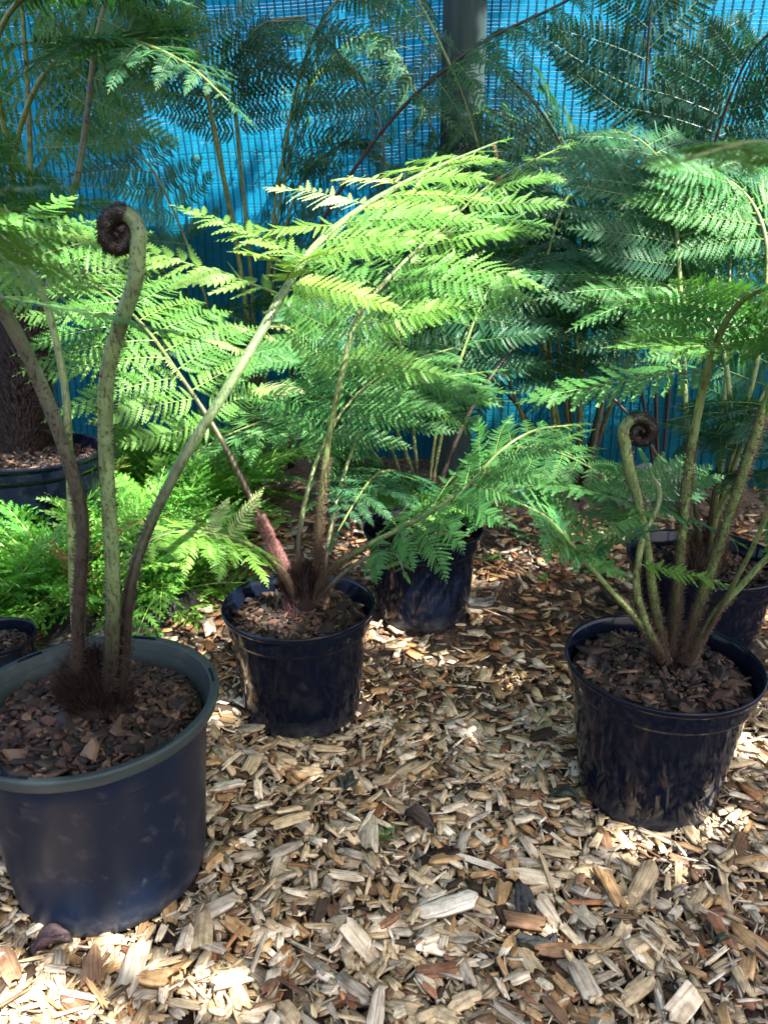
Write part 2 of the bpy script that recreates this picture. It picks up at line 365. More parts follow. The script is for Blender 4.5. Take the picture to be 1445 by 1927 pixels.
def added_shade_tree():
    base = Vector((4.3, -2.6, 0))  # unseen tree added to block the sun outside chosen flecks
    t = thing('added_shade_tree', base, 'unseen tree added overhead, its gaps cut to dapple the potted ferns', 'tree')
    mb = MB(); brown = (0.07, 0.05, 0.035)
    tr = catmull([base, base + Vector((-.1, -.05, 1.5)), base + Vector((-.3, .2, 3.0)), base + Vector((-.7, .5, 4.4))], 20)
    V, F = tube(tr, np.linspace(.16, .07, len(tr)), 12); mb.add(V - np.array(base), F, brown)
    ends = [(-2.6, 2.6, 3.9), (-1.2, 2.9, 4.0), (-3.6, 1.5, 3.8), (-4.2, 2.6, 3.7), (-.2, 2.2, 4.2), (-3.2, .4, 4.3), (-1.6, -.8, 4.6), (-5.0, 1.9, 3.9), (.9, 1.2, 4.2)]
    for e in ends:
        b0 = base + Vector((-.25, .15, rng.uniform(2.4, 3.3))); b2 = base + Vector(e); mid = (b0 + b2) / 2 + Vector((0, 0, .25))
        p = catmull([b0, mid, b2], 14); V, F = tube(p, np.linspace(.05, .012, len(p)), 7); mb.add(V - np.array(base), F, brown)
    link('trunk', mb.mesh('trunk', M_STEM), t)
    n = 42000
    C = np.stack([rng.uniform(-1.2, 4.3, n), rng.uniform(-3.1, 2.4, n), 3.55 + rng.uniform(0, 1, n) * 0.9], -1)
    S = np.array(SUN); keep = np.ones(n, bool)
    for c, r in FLECKS:
        d = C - np.array(c); perp = np.linalg.norm(d - np.outer(d @ S, S), axis=1)
        keep &= ~((perp < r + 0.035) & (rng.random(n) > (0.05 if r < .1 else 0.075)))  # leaves dropped along sun lines so light lands on the flecks
    V, F = leaf_cards(C[keep], 0.16, 0.55, rng)
    cr = link('crown', mesh_quads('crown', V - np.array(base), F, M_LEAF), t); cr.color = (.06, .14, .03, 1)
added_shade_tree()
def far_shrub(x, y, h, w, label, colr, seed):
    r = np.random.default_rng(seed); t = thing('leafy_shrub', (x, y, 0), label, 'shrub', 'shrubs beyond the shade cloth')
    mb = MB()
    for k in range(5):
        a = r.uniform(0, 6.28); p = catmull([(0, 0, -.05), (.15 * math.cos(a), .15 * math.sin(a), h * .35), (.4 * w * math.cos(a), .4 * w * math.sin(a), h * .8)], 8)
        V, F = tube(p, np.linspace(.035, .01, len(p)), 6); mb.add(V, F, (.08, .06, .04))
    link('stem', mb.mesh('stem', M_STEM), t)
    n = 2600; d = r.normal(size=(n, 3)); d /= np.linalg.norm(d, axis=1)[:, None]; rad = r.uniform(.35, 1, n) ** .5
    lump = 1 + .25 * np.sin(d[:, 0] * 5 + seed) * np.cos(d[:, 2] * 4) ; C = d * (rad * lump)[:, None] * np.array([w, w * .8, h * .5]) + np.array([0, 0, h * .55])
    V, F = leaf_cards(C, .16, .5, r); o = link('crown', mesh_quads('crown', V, F, M_LEAF), t); o.color = (*colr, 1)
far_shrub(-2.6, 5.2, 2.3, 1.2, 'tall dim shrub seen through the cloth behind the reddish trunk', (.06, .15, .05), 1)
far_shrub(-0.6, 5.8, 1.5, 1.2, 'low rounded shrub seen faintly through the cloth near its middle', (.07, .17, .05), 2)
far_shrub(1.6, 5.6, 1.3, 1.1, 'low shrub glimpsed through the brightest stretch of cloth', (.08, .17, .05), 3)

# ------------------------------------------------------------------ pots
def lathe(profile, seg=72, wob=0.0, seed=0):
    pr = np.asarray(profile, dtype=float); a = np.linspace(0, 2 * math.pi, seg, endpoint=False); r = np.random.default_rng(seed)
    k = 1 + wob * (np.sin(2 * a + r.uniform(0, 6)) + .5 * np.sin(3 * a + r.uniform(0, 6)))
    V = np.stack([pr[:, None, 0] * np.cos(a) * k, pr[:, None, 0] * np.sin(a) * k, np.repeat(pr[:, 1:2], seg, 1)], -1).reshape(-1, 3)
    F = [(i * seg + j, i * seg + (j + 1) % seg, (i + 1) * seg + (j + 1) % seg, (i + 1) * seg + j) for i in range(len(pr) - 1) for j in range(seg)]
    return V, F
BARKPAL = [lin(84, 66, 54), lin(62, 46, 38), lin(112, 90, 72), lin(44, 35, 31), lin(92, 68, 56), lin(136, 114, 92), lin(30, 25, 23)]
def flake_template(r):
    k = r.integers(5, 8); a = np.sort(r.uniform(0, 2 * math.pi, k) * .35 + np.linspace(0, 2 * math.pi, k, endpoint=False) * .85)
    rad = r.uniform(.7, 1.1, k); el = r.uniform(1.1, 1.9)
    top = np.stack([np.cos(a) * rad * el, np.sin(a) * rad, r.uniform(.12, .34, k)], -1); bot = top * [1.05, 1.05, 0] - [0, 0, r.uniform(.1, .3)]
    V = np.concatenate([top * [.92, .92, 1], bot, [[0, 0, .38]], [[0, 0, -.25]]]); F = []
    for i in range(k):
        j = (i + 1) % k; F += [(i, j, 2 * k), (j, i, k + i), (j, k + i, k + j), (k + j, k + i, 2 * k + 1)]
    return V, np.array(F)
FLK = [flake_template(np.random.default_rng(100 + s)) for s in range(10)]
def euler_mats(ax, ay, az):
    cx, sx, cyy, sy, cz, sz = np.cos(ax), np.sin(ax), np.cos(ay), np.sin(ay), np.cos(az), np.sin(az); o = np.zeros_like(ax)
    Rx = np.stack([np.stack([o + 1, o, o], -1), np.stack([o, cx, -sx], -1), np.stack([o, sx, cx], -1)], -2)
    Ry = np.stack([np.stack([cyy, o, sy], -1), np.stack([o, o + 1, o], -1), np.stack([-sy, o, cyy], -1)], -2)
    Rz = np.stack([np.stack([cz, -sz, o], -1), np.stack([sz, cz, o], -1), np.stack([o, o, o + 1], -1)], -2)
    return Rz @ Ry @ Rx
def scatter_joined(name, T, idx, pos, size, rot, cols, mat, uvs=None, seed=0):
    """instances of templates T merged into one mesh; size is (n,3)"""
    Vs, Fs, Cs, Us, n = [], [], [], [], 0; r = np.random.default_rng(seed)
    for t in range(len(T)):
        s = np.where(idx == t)[0]
        if not len(s): continue
        tv, tf = T[t][0], T[t][1]
        V = np.einsum('nij,nvj->nvi', rot[s], tv[None] * size[s][:, None]) + pos[s][:, None]
        Vs.append(V.reshape(-1, 3)); m = len(tv)
        Fs.append((tf[None] + (np.arange(len(s)) * m)[:, None, None]).reshape(-1, tf.shape[1]) + n); n += m * len(s)
        Cs.append(np.repeat(cols[s], m, 0))
        if uvs is not None:
            u = uvs[t][None] * size[s][:, None, :2] + r.uniform(0, 50, (len(s), 1, 2)); Us.append(u.reshape(-1, 2))
    return mesh_quads(name, np.concatenate(Vs), np.concatenate(Fs), mat, False, np.concatenate(Cs), np.concatenate(Us) if uvs is not None else None)

FLK_MESH = []
for k, (tv, tf) in enumerate(FLK):
    m = bpy.data.meshes.new('bark_flake'); m.from_pydata(tv.tolist(), [], tf.tolist()); m.materials.append(M_BARK_OBJ); m.update(); FLK_MESH.append(m)

POTS = []
def make_pot(centre, h, R, rb, style, label, cat_group=None, flakes=0, fill=900, soil_drop=0.03, seed=0, fl=0.0085):
    c = Vector((centre.x, centre.y, height(np.array(centre.x), np.array(centre.y)).item() - 0.006)); POTS.append((c.x, c.y, rb, R))
    h = h - c.z
    t = thing('plant_pot', c, label, 'plant pot', cat_group)
    if style == 'wide':      # thick rolled rim
        bodyp = [(rb * .55, .004), (rb * .9, .002), (rb * .975, .008), (rb, .022), (rb * 1.004, .03), (R * .872, h * .80), (R * .874, h * .803), (R * .885, h * .806), (R * .888, h * .81), (R * .902, h - .021), (R * .902, h - .016)]
        rimp = [(R * .905, h - .020), (R * .968, h - .0185), (R * .974, h - .018), (R * .978, h - .0172), (R * .997, h - .006), (R, h - .0035), (R * .998, h - .0012), (R * .992, h - .0002), (R * .984, h), (R * .938, h - .0015), (R * .931, h - .002), (R * .927, h - .004), (R * .895, h - .02), (R * .85, h - .05)]
        m1, m2 = M_POT_MATT, M_RIM
    else:                    # thin rim over a straight collar
        bodyp = [(rb * .55, .005), (rb * .9, .003), (rb * .97, .007), (rb, .018), (R * .895, h - .047), (R * .90, h - .044), (R * .935, h - .041), (R * .945, h - .037), (R * .967, h - .01)]
        rimp = [(R * .965, h - .012), (R * .992, h - .010), (R, h - .006), (R, h - .002), (R * .99, h), (R * .972, h - .001), (R * .955, h - .006), (R * .92, h - .036), (R * .86, h - .06)]
        m1, m2 = M_POT_GLOSS, M_POT_GLOSS
    V, F = lathe(bodyp, 80, .0022, seed); link('body', mesh_of('body', V, F, [m1], smooth=True), t)
    V, F = lathe(rimp, 80, .0022, seed); link('rim', mesh_of('rim', V, F, [m2], smooth=True), t)
    if style == 'wide':
        for k in range(6):                                       # raised dark strips stand for the shade inside the rim's handle slots
            a0 = .35 + k * math.pi / 3; aa = np.linspace(a0 - .11, a0 + .11, 9)
            V = [(R * q * math.cos(x), R * q * math.sin(x), h + dz) for q, dz in ((.940, -.0007), (.942, .0008), (.962, .0009), (.964, -.0003)) for x in aa]
            F = [(i * 9 + j, i * 9 + j + 1, i * 9 + j + 10, i * 9 + j + 9) for i in range(3) for j in range(8)]
            link('rim_slot_shade', mesh_of('rim_slot_shade', V, F, [M_POT_GLOSS]), t)
    # potting mix
    r = np.random.default_rng(seed + 50); zs = h - soil_drop; Rs = R * (.845 if style == 'wide' else .9)
    rr = np.linspace(0, Rs, 14); pr = [(x + 1e-4, zs - .012 + .012 * (1 - (x / Rs) ** 2)) for x in rr][::-1]
    V, F = lathe(pr, 48); V[:, 2] += .004 * np.sin(V[:, 0] * 70) * np.cos(V[:, 1] * 60)
    link('potting_soil', mesh_of('potting_soil', V, F, [M_BARK], smooth=True, col=np.tile((.02, .014, .012), (len(V), 1))), t)
    def surf(n):
        a = r.uniform(0, 2 * math.pi, n); q = np.sqrt(r.uniform(0.01, 1, n)) * (Rs - fl * 1.3)
        return np.stack([q * np.cos(a), q * np.sin(a), zs - .008 + .012 * (1 - (q / Rs) ** 2)], -1)
    pal = np.array(BARKPAL); n = fill
    pos = surf(n); pos[:, 2] += r.uniform(-.002, .006, n); s = fl * r.lognormal(-.35, .4, n); size = np.stack([s, s * r.uniform(.6, 1, n), s * r.uniform(.5, 1.1, n)], -1)
    rot = euler_mats(r.normal(0, .45, n), r.normal(0, .45, n), r.uniform(0, 6.28, n)); cols = pal[r.choice(7, n, p=[.18, .24, .08, .22, .10, .03, .15])] * r.uniform(.35, .85, (n, 1))
    link('bark_litter', scatter_joined('bark_litter', FLK, r.integers(0, 10, n), pos, size, rot, cols, M_BARK, seed=seed), t, kind='stuff')
    pos = surf(flakes)
    for k in range(flakes):
        o = link('bark_flake', FLK_MESH[r.integers(0, 10)], t, Vector(pos[k]) + Vector((0, 0, r.uniform(.004, .010))))
        s = min(fl * 1.9, fl * r.lognormal(0.05, .32)); o.scale = (s, s * r.uniform(.6, .95), s * r.uniform(.5, 1)); o.rotation_euler = (r.normal(0, .35), r.normal(0, .35), r.uniform(0, 6.28))
        cc = pal[r.choice(7, p=[.22, .22, .16, .14, .13, .08, .05])] * r.uniform(.35, .8); o.color = (*cc, 1)
    return t, Vector((c.x, c.y, c.z + zs))
def rim_r(cen, halfpx): return halfpx / FPX * ((cen - cam.location).dot(FWD))
cL = G(168, 1312, .275); cM = G(562, 1133, .22); cR = G(1246, 1238, .232); cD = G(796, 990, .215); cE = G(1326, 1046, .19); cF = G(62, 846, .30); cS = G(-12, 1196, .12)
_, bL = make_pot(cL, .275, rim_r(cL, 240), rim_r(cL, 240) * .775, 'wide', 'large scuffed dark blue pot with thick grey-green rim and the tallest curled stalk', None, 240, 2400, .027, 1, .0078)
_, bM = make_pot(cM, .22, rim_r(cM, 143), rim_r(cM, 143) * .79, 'thin', 'glossy black pot between the big scuffed pot and the pot tucked behind it', None, 150, 1500, .026, 2, .0080)
_, bR = make_pot(cR, .232, rim_r(cR, 180), rim_r(cR, 180) * .735, 'thin', 'shiny navy pot with streaky reflections holding a small brown fiddlehead', None, 190, 1700, .022, 3, .0084)
_, bD = make_pot(cD, .215, rim_r(cD, 113), rim_r(cD, 113) * .80, 'thin', 'black pot half hidden under drooping green fronds in the middle distance', None, 0, 500, .03, 4, .0082)
_, bE = make_pot(cE, .19, rim_r(cE, 142), rim_r(cE, 142) * .76, 'thin', 'black pot standing directly behind the shiny navy pot with the fiddlehead', None, 60, 900, .03, 5, .0082)
_, bF = make_pot(cF, .30, rim_r(cF, 132), rim_r(cF, 132) * .82, 'thin', 'wide dark pot near the fence holding the fern with a reddish shaggy trunk', None, 0, 500, .02, 6, .01)
_, bS = make_pot(cS, .12, .075, .056, 'thin', 'small low black pot beside the rim of the big scuffed pot', None, 0, 250, .02, 7, .007)

# ------------------------------------------------------------------ fern leaf parts
def pinna_mesh(name, npair, ratio, teeth, droop, bend, seed, leafmat, wid=0.36, apex=0.9, ang=68, tooth=0.5, costa=0.0052, costacol=(.13, .19, .055), wave=0.02, tp=2.0):
    """a leaflet of unit length along +x: a midrib with rows of toothed pinnules"""
    r = np.random.default_rng(seed); V, F, FM = [], [], []
    def curve(x): return np.array([x - .12 * droop * x ** 3, bend * x * x, -droop * x ** 1.9])
    step = (1 - .05) / npair
    for k in range(npair):
        for sd in (-1, 1):
            x = .05 + step * (k + (.25 if sd > 0 else 0)); s = x
            prof = min(1, .7 + s * 2.0) * (1 - s ** (1.6 + apex)) ** .95 if s < 1 else .02
            l = max(.012, ratio * prof * r.uniform(.9, 1.08)); w = min(step * .56 * r.uniform(.8, 1.06), l * wid) if l > .03 else l * .35
            a = math.radians(ang - 22 * s + r.normal(0, 3)); p0 = curve(x); t0 = curve(x + .01) - curve(x - .01); t0 /= np.linalg.norm(t0)
            side = np.array([0, 1., 0]) * sd; side = side - t0 * side.dot(t0); side /= np.linalg.norm(side); nn = np.cross(t0, side) * sd
            d = t0 * math.cos(a) + side * math.sin(a); e = np.cross(nn, d); tip = r.normal(0, .18) - .10; twist = r.normal(0, .3)
            e = e * math.cos(twist) + nn * math.sin(twist)
            m = teeth if l > .04 else max(2, teeth // 2)
            base = len(V)
            def mid(q): return p0 + d * (l * q) + t0 * (l * .13 * q * q) + nn * (l * (tip * q * q + wave * math.sin(6 * q + seed)))
            for jj in range(m + 1): V.append(mid(jj / m))
            for es in (-1, 1):
                for jj in range(m):
                    q0 = jj / m; wq = w * min(1, .75 + q0) * (1 - q0 ** tp) + w * .04
                    i0 = len(V); V.append(mid(q0 + .02) + e * es * wq * (1 - tooth) + nn * w * .10)
                    V.append(mid(min(1.03, q0 + .78 / m + .06)) + e * es * wq + nn * w * .05)
                    V.append(mid(min(1.0, q0 + .95 / m)) + e * es * wq * (1 - tooth) * .93 + nn * w * .10)
                    f = (base + jj, base + jj + 1, i0 + 2, i0 + 1, i0)
                    F.append(f if es * sd < 0 else f[::-1]); FM.append(0)
    xs_ = np.linspace(0, 1, 16); p = np.array([curve(x) for x in xs_]); p[:, 2] -= .001
    tv, tf = tube(p, np.linspace(costa, costa * .25, 16), 5); o = len(V); V += list(tv); F += [tuple(i + o for i in f) for f in tf]; FM += [1] * len(tf)
    return mesh_of(name, V, F, [leafmat, M_COSTA], fmat=FM, col=np.tile(costacol, (len(V), 1)))
FINE = [pinna_mesh('pinna', 17 + k % 3, .18, 7, [.08, .16, .26, .12, .34, .2][k], [.06, -.08, .1, -.03, .04, -.1][k], 20 + k, M_LEAF) for k in range(6)]
HANG = [pinna_mesh('pinna', 18, .18, 5, .6 + .15 * k, .05 * (-1) ** k, 40 + k, M_LEAF) for k in range(3)]
COARSE = [pinna_mesh('pinna', 14 + k, .17, 5, [.06, .15, .24, .1][k], [.05, -.08, .07, -.02][k], 60 + k, M_LEAF, wid=.5, apex=1.6, tooth=.28) for k in range(4)]
SIMPLE = [pinna_mesh('pinna', 22, .18, 6, [.1, .2][k], [.12, -.1][k], 80 + k, M_LEAF, wid=.3, tooth=.16, ang=74, tp=1.5, costacol=(.06, .11, .05)) for k in range(2)]
LACE = [pinna_mesh('frond', 13, .30, 6, [.35, .55, .75, .2, .9][k], [.1, -.15, .12, -.05, .0][k], 90 + k, M_LACE, wid=.36, ang=62, tooth=.6, costa=.008, costacol=(.2, .33, .07), wave=.06) for k in range(5)]
SETS = {'fine': FINE, 'hang': HANG, 'coarse': COARSE, 'simple': SIMPLE}

GREEN_A = (.035, .055, .02)
STALK = {'pale': ((.022, .017, .013), (.125, .19, .08)), 'olive': ((.05, .028, .018), (.12, .17, .055)), 'yellow': ((.045, .036, .018), (.135, .19, .065)),
         'grey': ((.03, .024, .02), (.11, .13, .09)), 'brown': ((.03, .018, .013), (.10, .055, .035)), 'dark': ((.02, .013, .012), (.035, .025, .022))}
def arclen(p): return np.concatenate([[0], np.cumsum(np.linalg.norm(np.diff(p, axis=0), axis=1))])
def hairs(p, rad, n, length, mat, parent, origin, lo=0.0, hi=1.0, seed=0, lean=.45, width=.0007, jit=.5):
    r = np.random.default_rng(seed); T, N, B = frames(p); L = arclen(p); q = np.interp(lo + (hi - lo) * r.random(n) ** 1.6, L / L[-1], np.arange(len(p)))
    i0 = np.clip(q.astype(int), 0, len(p) - 2); f = (q - i0)[:, None]
    lerp = lambda A: A[i0] * (1 - f) + A[i0 + 1] * f
    c, t, nn, bb = lerp(p), lerp(T), lerp(N), lerp(B); rr = np.interp(q, np.arange(len(p)), rad)[:, None]
    a = r.uniform(0, 2 * math.pi, n)[:, None]; out = nn * np.cos(a) + bb * np.sin(a); side = -nn * np.sin(a) + bb * np.cos(a)
    ln = (length * r.uniform(.5, 1.3, n))[:, None]; root = c + out * rr * .9
    d = out + t * lean + r.normal(0, jit * .4, (n, 3)); d /= np.linalg.norm(d, axis=1)[:, None]
    tipp = root + d * ln; w = width
    V = np.stack([root - side * w, root + side * w, root + t * w * 1.6, tipp], 1).reshape(-1, 3) - np.array(origin)
    k = np.arange(n) * 4; F = np.concatenate([np.stack([k, k + 1, k + 3], -1), np.stack([k + 1, k + 2, k + 3], -1), np.stack([k + 2, k, k + 3], -1)])
    return link('stalk_hairs', mesh_quads('stalk_hairs', V, F, mat), parent, kind='stuff')

class Fern:
    count = 0
    def __init__(s, base, label, tint, stalk='olive', kindset='fine', name='tree_fern', group=None, ys=1.0):
        s.ys = ys; s.base = Vector(base); s.tint = tint; s.stalk = stalk; s.set = kindset; s.root = thing(name, s.base, label, 'fern', group)
    def stalk_mesh(s, name, p, r, stalk, dark_to=.22, k=9, groove=.25):
        V, F = tube(p, r, k, groove); L = arclen(p); q = np.repeat(L / L[-1], k)
        c0, c1 = np.array(STALK[stalk][0]), np.array(STALK[stalk][1]); f = np.clip((q - dark_to * .35) / (dark_to + 1e-6), 0, 1)[:, None]; f = f * f * (3 - 2 * f)
        return link(name, mesh_of(name, V - np.array(s.base), F, [M_STEM], smooth=True, col=c0 * (1 - f) + c1 * f), s.root)
    def pinna(s, fr, p0, X, N, length, mesh, tint, r, width=1.0):
        X = Vector(X).normalized(); N = Vector(N); Z = (N - X * N.dot(X)).normalized(); Yv = Z.cross(X)
        o = link('pinna', mesh, fr, p0 - s.base)
        rot = Matrix((X, Yv, Z)).transposed(); o.rotation_euler = rot.to_euler(); o.scale = (length, length * width, length)
        j = r.uniform(.85, 1.15); o.color = (tint[0] * j * r.uniform(.9, 1.15), tint[1] * j, tint[2] * j, 1); return o
    def frond(s, pts, start, n=13, plen=.26, r0=.006, r1=.0016, up=(0, -.2, 1), tint=None, stalk=None, kindset=None, seed=None, sides=(-1, 1), hair=0, hairmat=None, hlen=.007, hhi=.6,
              lift=.08, a0=8, a1=34, dark_to=.22, taper=1.0, width=1.08, basefrac=.65, first=0):
        n = int(round(n * 1.22)); Fern.count += 1; seed = seed if seed is not None else Fern.count * 7; r = np.random.default_rng(seed); tint = tint or s.tint; stalk = stalk or s.stalk; ms = SETS[kindset or s.set]
        W = [q if isinstance(q, Vector) else P(q[0], q[1], q[2] * s.ys) for q in pts]; plen *= s.ys; r0 *= s.ys; r1 *= s.ys; p = catmull(W, 48); L = arclen(p)
        # arclength where blade starts
        k0 = int(np.argmin(np.linalg.norm(p - np.array(W[start]), axis=1))); s0 = L[k0]
        rad = np.interp(L, [0, s0 * .5, s0, L[-1]], [r0, r0 * .85, r0 * .7, r1])
        fr = s.stalk_mesh('frond', p, rad, stalk, dark_to)
        T = np.gradient(p, axis=0); T /= np.linalg.norm(T, axis=1)[:, None]; U = np.array(up, dtype=float)
        for i in range(n):
            for sd in sides:
                q = (i + (.35 if sd > 0 else 0)) / n; q = q ** .92
                sl = s0 + (L[-1] - s0) * q; x = np.interp(sl, L, np.arange(len(p))); i0 = min(int(x), len(p) - 2); f = x - i0
                c = p[i0] * (1 - f) + p[i0 + 1] * f; t = T[i0] * (1 - f) + T[i0 + 1] * f; t /= np.linalg.norm(t)
                S = np.cross(t, U); S /= np.linalg.norm(S) + 1e-9; Nn = np.cross(S, t)
                ln = plen * (basefrac + (1 - basefrac) * min(1, q / .28)) * max(.06, (1 - q ** 1.9)) ** taper * r.uniform(.9, 1.08)
                a = math.radians(a0 + (a1 - a0) * q + r.normal(0, 4)); d = S * sd * math.cos(a) + t * math.sin(a) + Nn * (lift + r.normal(0, .07))
                roll = r.normal(0, .16); Nz = Nn + S * roll + t * r.normal(-.08, .1)
                s.pinna(fr, Vector(c), d, Nz, ln, ms[r.integers(0, len(ms))], tint, r, width)
        s.pinna(fr, Vector(p[-1]), T[-1], np.cross(np.cross(T[-1], U), T[-1]), plen * .3, ms[0], tint, r)
        if hair: hairs(p, rad, hair, hlen, hairmat or M_HAIR_RUST, fr, s.base, 0, min(1, s0 / L[-1] * hhi + .02), seed)
        return fr
    def auto(s, az, h, reach, plen=.26, seed=1, n=11, base=None, droop=.2, **kw):
        r = np.random.default_rng(seed); b = Vector(base if base is not None else s.base); d = Vector((math.cos(az), math.sin(az), 0)); side = Vector((-d.y, d.x, 0)) * r.normal(0, .06) * reach
        q = lambda a, z, w=0.0: b + d * (reach * a) + Vector((0, 0, h * z)) + side * w
        return s.frond([q(.02, 0), q(.12, .35), q(.26, .68, .3), q(.46, .92, .7), q(.74, 1.0, 1), q(1.0, 1 - droop * .45, 1.6), q(1.22, 1 - droop * 1.2, 2)], 2, n, plen, seed=seed, **kw)
    def leaf(s, fr, p0, p1, up=(0, 0, 1), kindset=None, tint=None, seed=1, k=None, width=1.0):
        a, b = P(p0[0], p0[1], p0[2] * s.ys), P(p1[0], p1[1], p1[2] * s.ys); r = np.random.default_rng(seed); ms = SETS[kindset or s.set]
        return s.pinna(fr, a, b - a, up, (b - a).length, ms[k if k is not None else r.integers(0, len(ms))], tint or s.tint, r, width)
    def crown(s, c, size, n, mat, hlen, seed=0, tilt=.9):
        r = np.random.default_rng(seed); c = np.array(c)
        d = r.normal(size=(n, 3)); d[:, 2] = np.abs(d[:, 2]) * tilt; d /= np.linalg.norm(d, axis=1)[:, None]
        root = c + d * np.array(size) * r.uniform(.5, 1, (n, 1)); dd = d * [.45, .45, .6] + [0, 0, .8] + r.normal(0, .18, (n, 3)); dd /= np.linalg.norm(dd, axis=1)[:, None]
        ln = (hlen * r.uniform(.5, 1.3, n))[:, None]; sd = np.cross(dd, r.normal(size=(n, 3))); sd /= np.linalg.norm(sd, axis=1)[:, None]; w = .0009
        V = np.stack([root - sd * w, root + sd * w, root + dd * ln], 1).reshape(-1, 3) - np.array(s.base); F = np.arange(3 * n).reshape(-1, 3)
        pr = [(size[0] * math.sin(a) * .7 + 1e-4, size[2] * .8 * math.cos(a)) for a in np.linspace(.02, math.pi / 2 + .5, 9)]
        Vc, Fc = lathe(pr[::-1], 20, .05, seed); co = link('crown', mesh_of('crown', Vc, Fc, [M_HAIR_DARK], smooth=True), s.root, Vector(c) - s.base)
        link('crown_hairs', mesh_quads('crown_hairs', V - (c - np.array(s.base)), F, mat), co, kind='stuff')
    def fiddle(s, pts, centre, rpx, turns, sgn, a_start, r0, r1, stalk, Y, squash=.85, hair=0, hairmat=None, furl=2, coilhair=0, hlen=.006, dark_to=.2, seed=3):
        Y *= s.ys; r0 *= s.ys; r1 *= s.ys; W = [P(q[0], q[1], q[2] * s.ys) for q in pts]; sp = []; n = int(turns * 22)
        for i in range(n + 1):
            q = i / n; a = a_start + sgn * 2 * math.pi * turns * q; rr = rpx * (1 - q) + rpx * .06
            sp.append(P(centre[0] + rr * math.cos(a) * squash, centre[1] - rr * math.sin(a), Y + .012 * q))
        stem = catmull(W + sp[:3], 40)[:-1]; p = np.vstack([stem, np.array([list(v) for v in sp[2:]])]); L = arclen(p); k = len(stem); sl = L[k]
        rad = np.interp(L, [0, sl * .6, sl, sl + (L[-1] - sl) * .35, L[-1]], [r0, r0 * .82, r1, r1 * .92, r1 * .6])
        V, F = tube(p, rad, 12, .15); q = np.repeat(L, 12); c0, c1 = np.array(STALK[stalk][0]), np.array(STALK[stalk][1])
        f = np.clip((q / sl - dark_to * .35) / dark_to, 0, 1)[:, None]; f = f * f * (3 - 2 * f); g = np.clip((q - sl - (L[-1] - sl) * .05) / ((L[-1] - sl) * .34), 0, 1)[:, None]; g = g * g * (3 - 2 * g)
        cc = (c0 * (1 - f) + c1 * f) * (1 - g) + np.array((.03, .024, .018)) * g
        fr = link('fiddlehead', mesh_of('fiddlehead', V - np.array(s.base), F, [M_STEM], smooth=True, col=cc), s.root)
        if hair: hairs(p, rad, hair, hlen, hairmat, fr, s.base, 0, sl / L[-1], seed)
        if coilhair: hairs(p[k:], rad[k:], coilhair, hlen * .7, M_HAIR_DARK, fr, s.base, .98, .14, seed + 1, .9)
        # tight furled leaflets packed inside the coil
        mb = MB(); r = np.random.default_rng(seed)
        for i in range(k + 6, len(p), furl):
            w = .0020 + .0026 * (1 - (i - k) / (len(p) - k)); sdv = r.choice([-1, 1])
            cc_ = p[i] + np.array([0, -rad[i] * .9 * sdv, 0]) + r.normal(0, .001, 3)
            sg = [cc_ + np.array([w * math.cos(z) * (1 - z / 11), -sdv * .0015 * z / 3, w * math.sin(z) * (1 - z / 11)]) for z in np.linspace(0, 9, 16)]
            Vt, Ft = tube(np.array(sg), np.linspace(.0015, .0007, 16), 6); mb.add(Vt - np.array(s.base), Ft, r.choice([0.6, 1, 1.4]) * np.array((.05, .045, .03)))
        if mb.n: link('furled_leaflets', mb.mesh('furled_leaflets', M_STEM), fr, kind='stuff')
        return fr

T_SUN = (.085, .24, .045); T_MID = (.05, .18, .048); T_DEEP = (.026, .115, .05); T_BLUE = (.02, .09, .05); T_LIME = (.125, .29, .05); T_GLARE = (.24, .37, .15); T_SHADED = (.016, .07, .042); T_DRY = (.13, .06, .035)  # palest tint paints sun highlights; darkest paints shade against the bright cloth

# ---- fern in the big scuffed pot
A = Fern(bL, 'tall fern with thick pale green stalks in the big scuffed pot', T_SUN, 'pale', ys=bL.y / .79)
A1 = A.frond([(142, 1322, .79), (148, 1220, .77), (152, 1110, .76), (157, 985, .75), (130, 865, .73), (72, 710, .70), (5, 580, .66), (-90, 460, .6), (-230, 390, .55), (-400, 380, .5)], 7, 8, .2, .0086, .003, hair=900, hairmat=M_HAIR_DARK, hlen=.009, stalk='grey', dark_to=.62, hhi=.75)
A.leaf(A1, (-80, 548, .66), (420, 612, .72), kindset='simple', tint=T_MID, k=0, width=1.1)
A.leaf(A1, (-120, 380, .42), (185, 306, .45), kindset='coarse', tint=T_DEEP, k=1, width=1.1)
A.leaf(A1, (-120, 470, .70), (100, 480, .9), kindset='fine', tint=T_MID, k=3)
A3 = A.frond([(228, 1326, .79), (236, 1230, .775), (246, 1110, .77), (275, 1010, .78), (340, 875, .79), (425, 738, .81), (490, 630, .84), (530, 558, .87), (590, 468, .94), (680, 392, 1.02), (800, 325, 1.13), (935, 268, 1.27)], 7, 11, .19, .0080, .0016, up=(0, -.12, 1), tint=T_LIME, hair=700, hairmat=M_HAIR_DARK, hlen=.006, hhi=.5, dark_to=.34, sides=(1,))
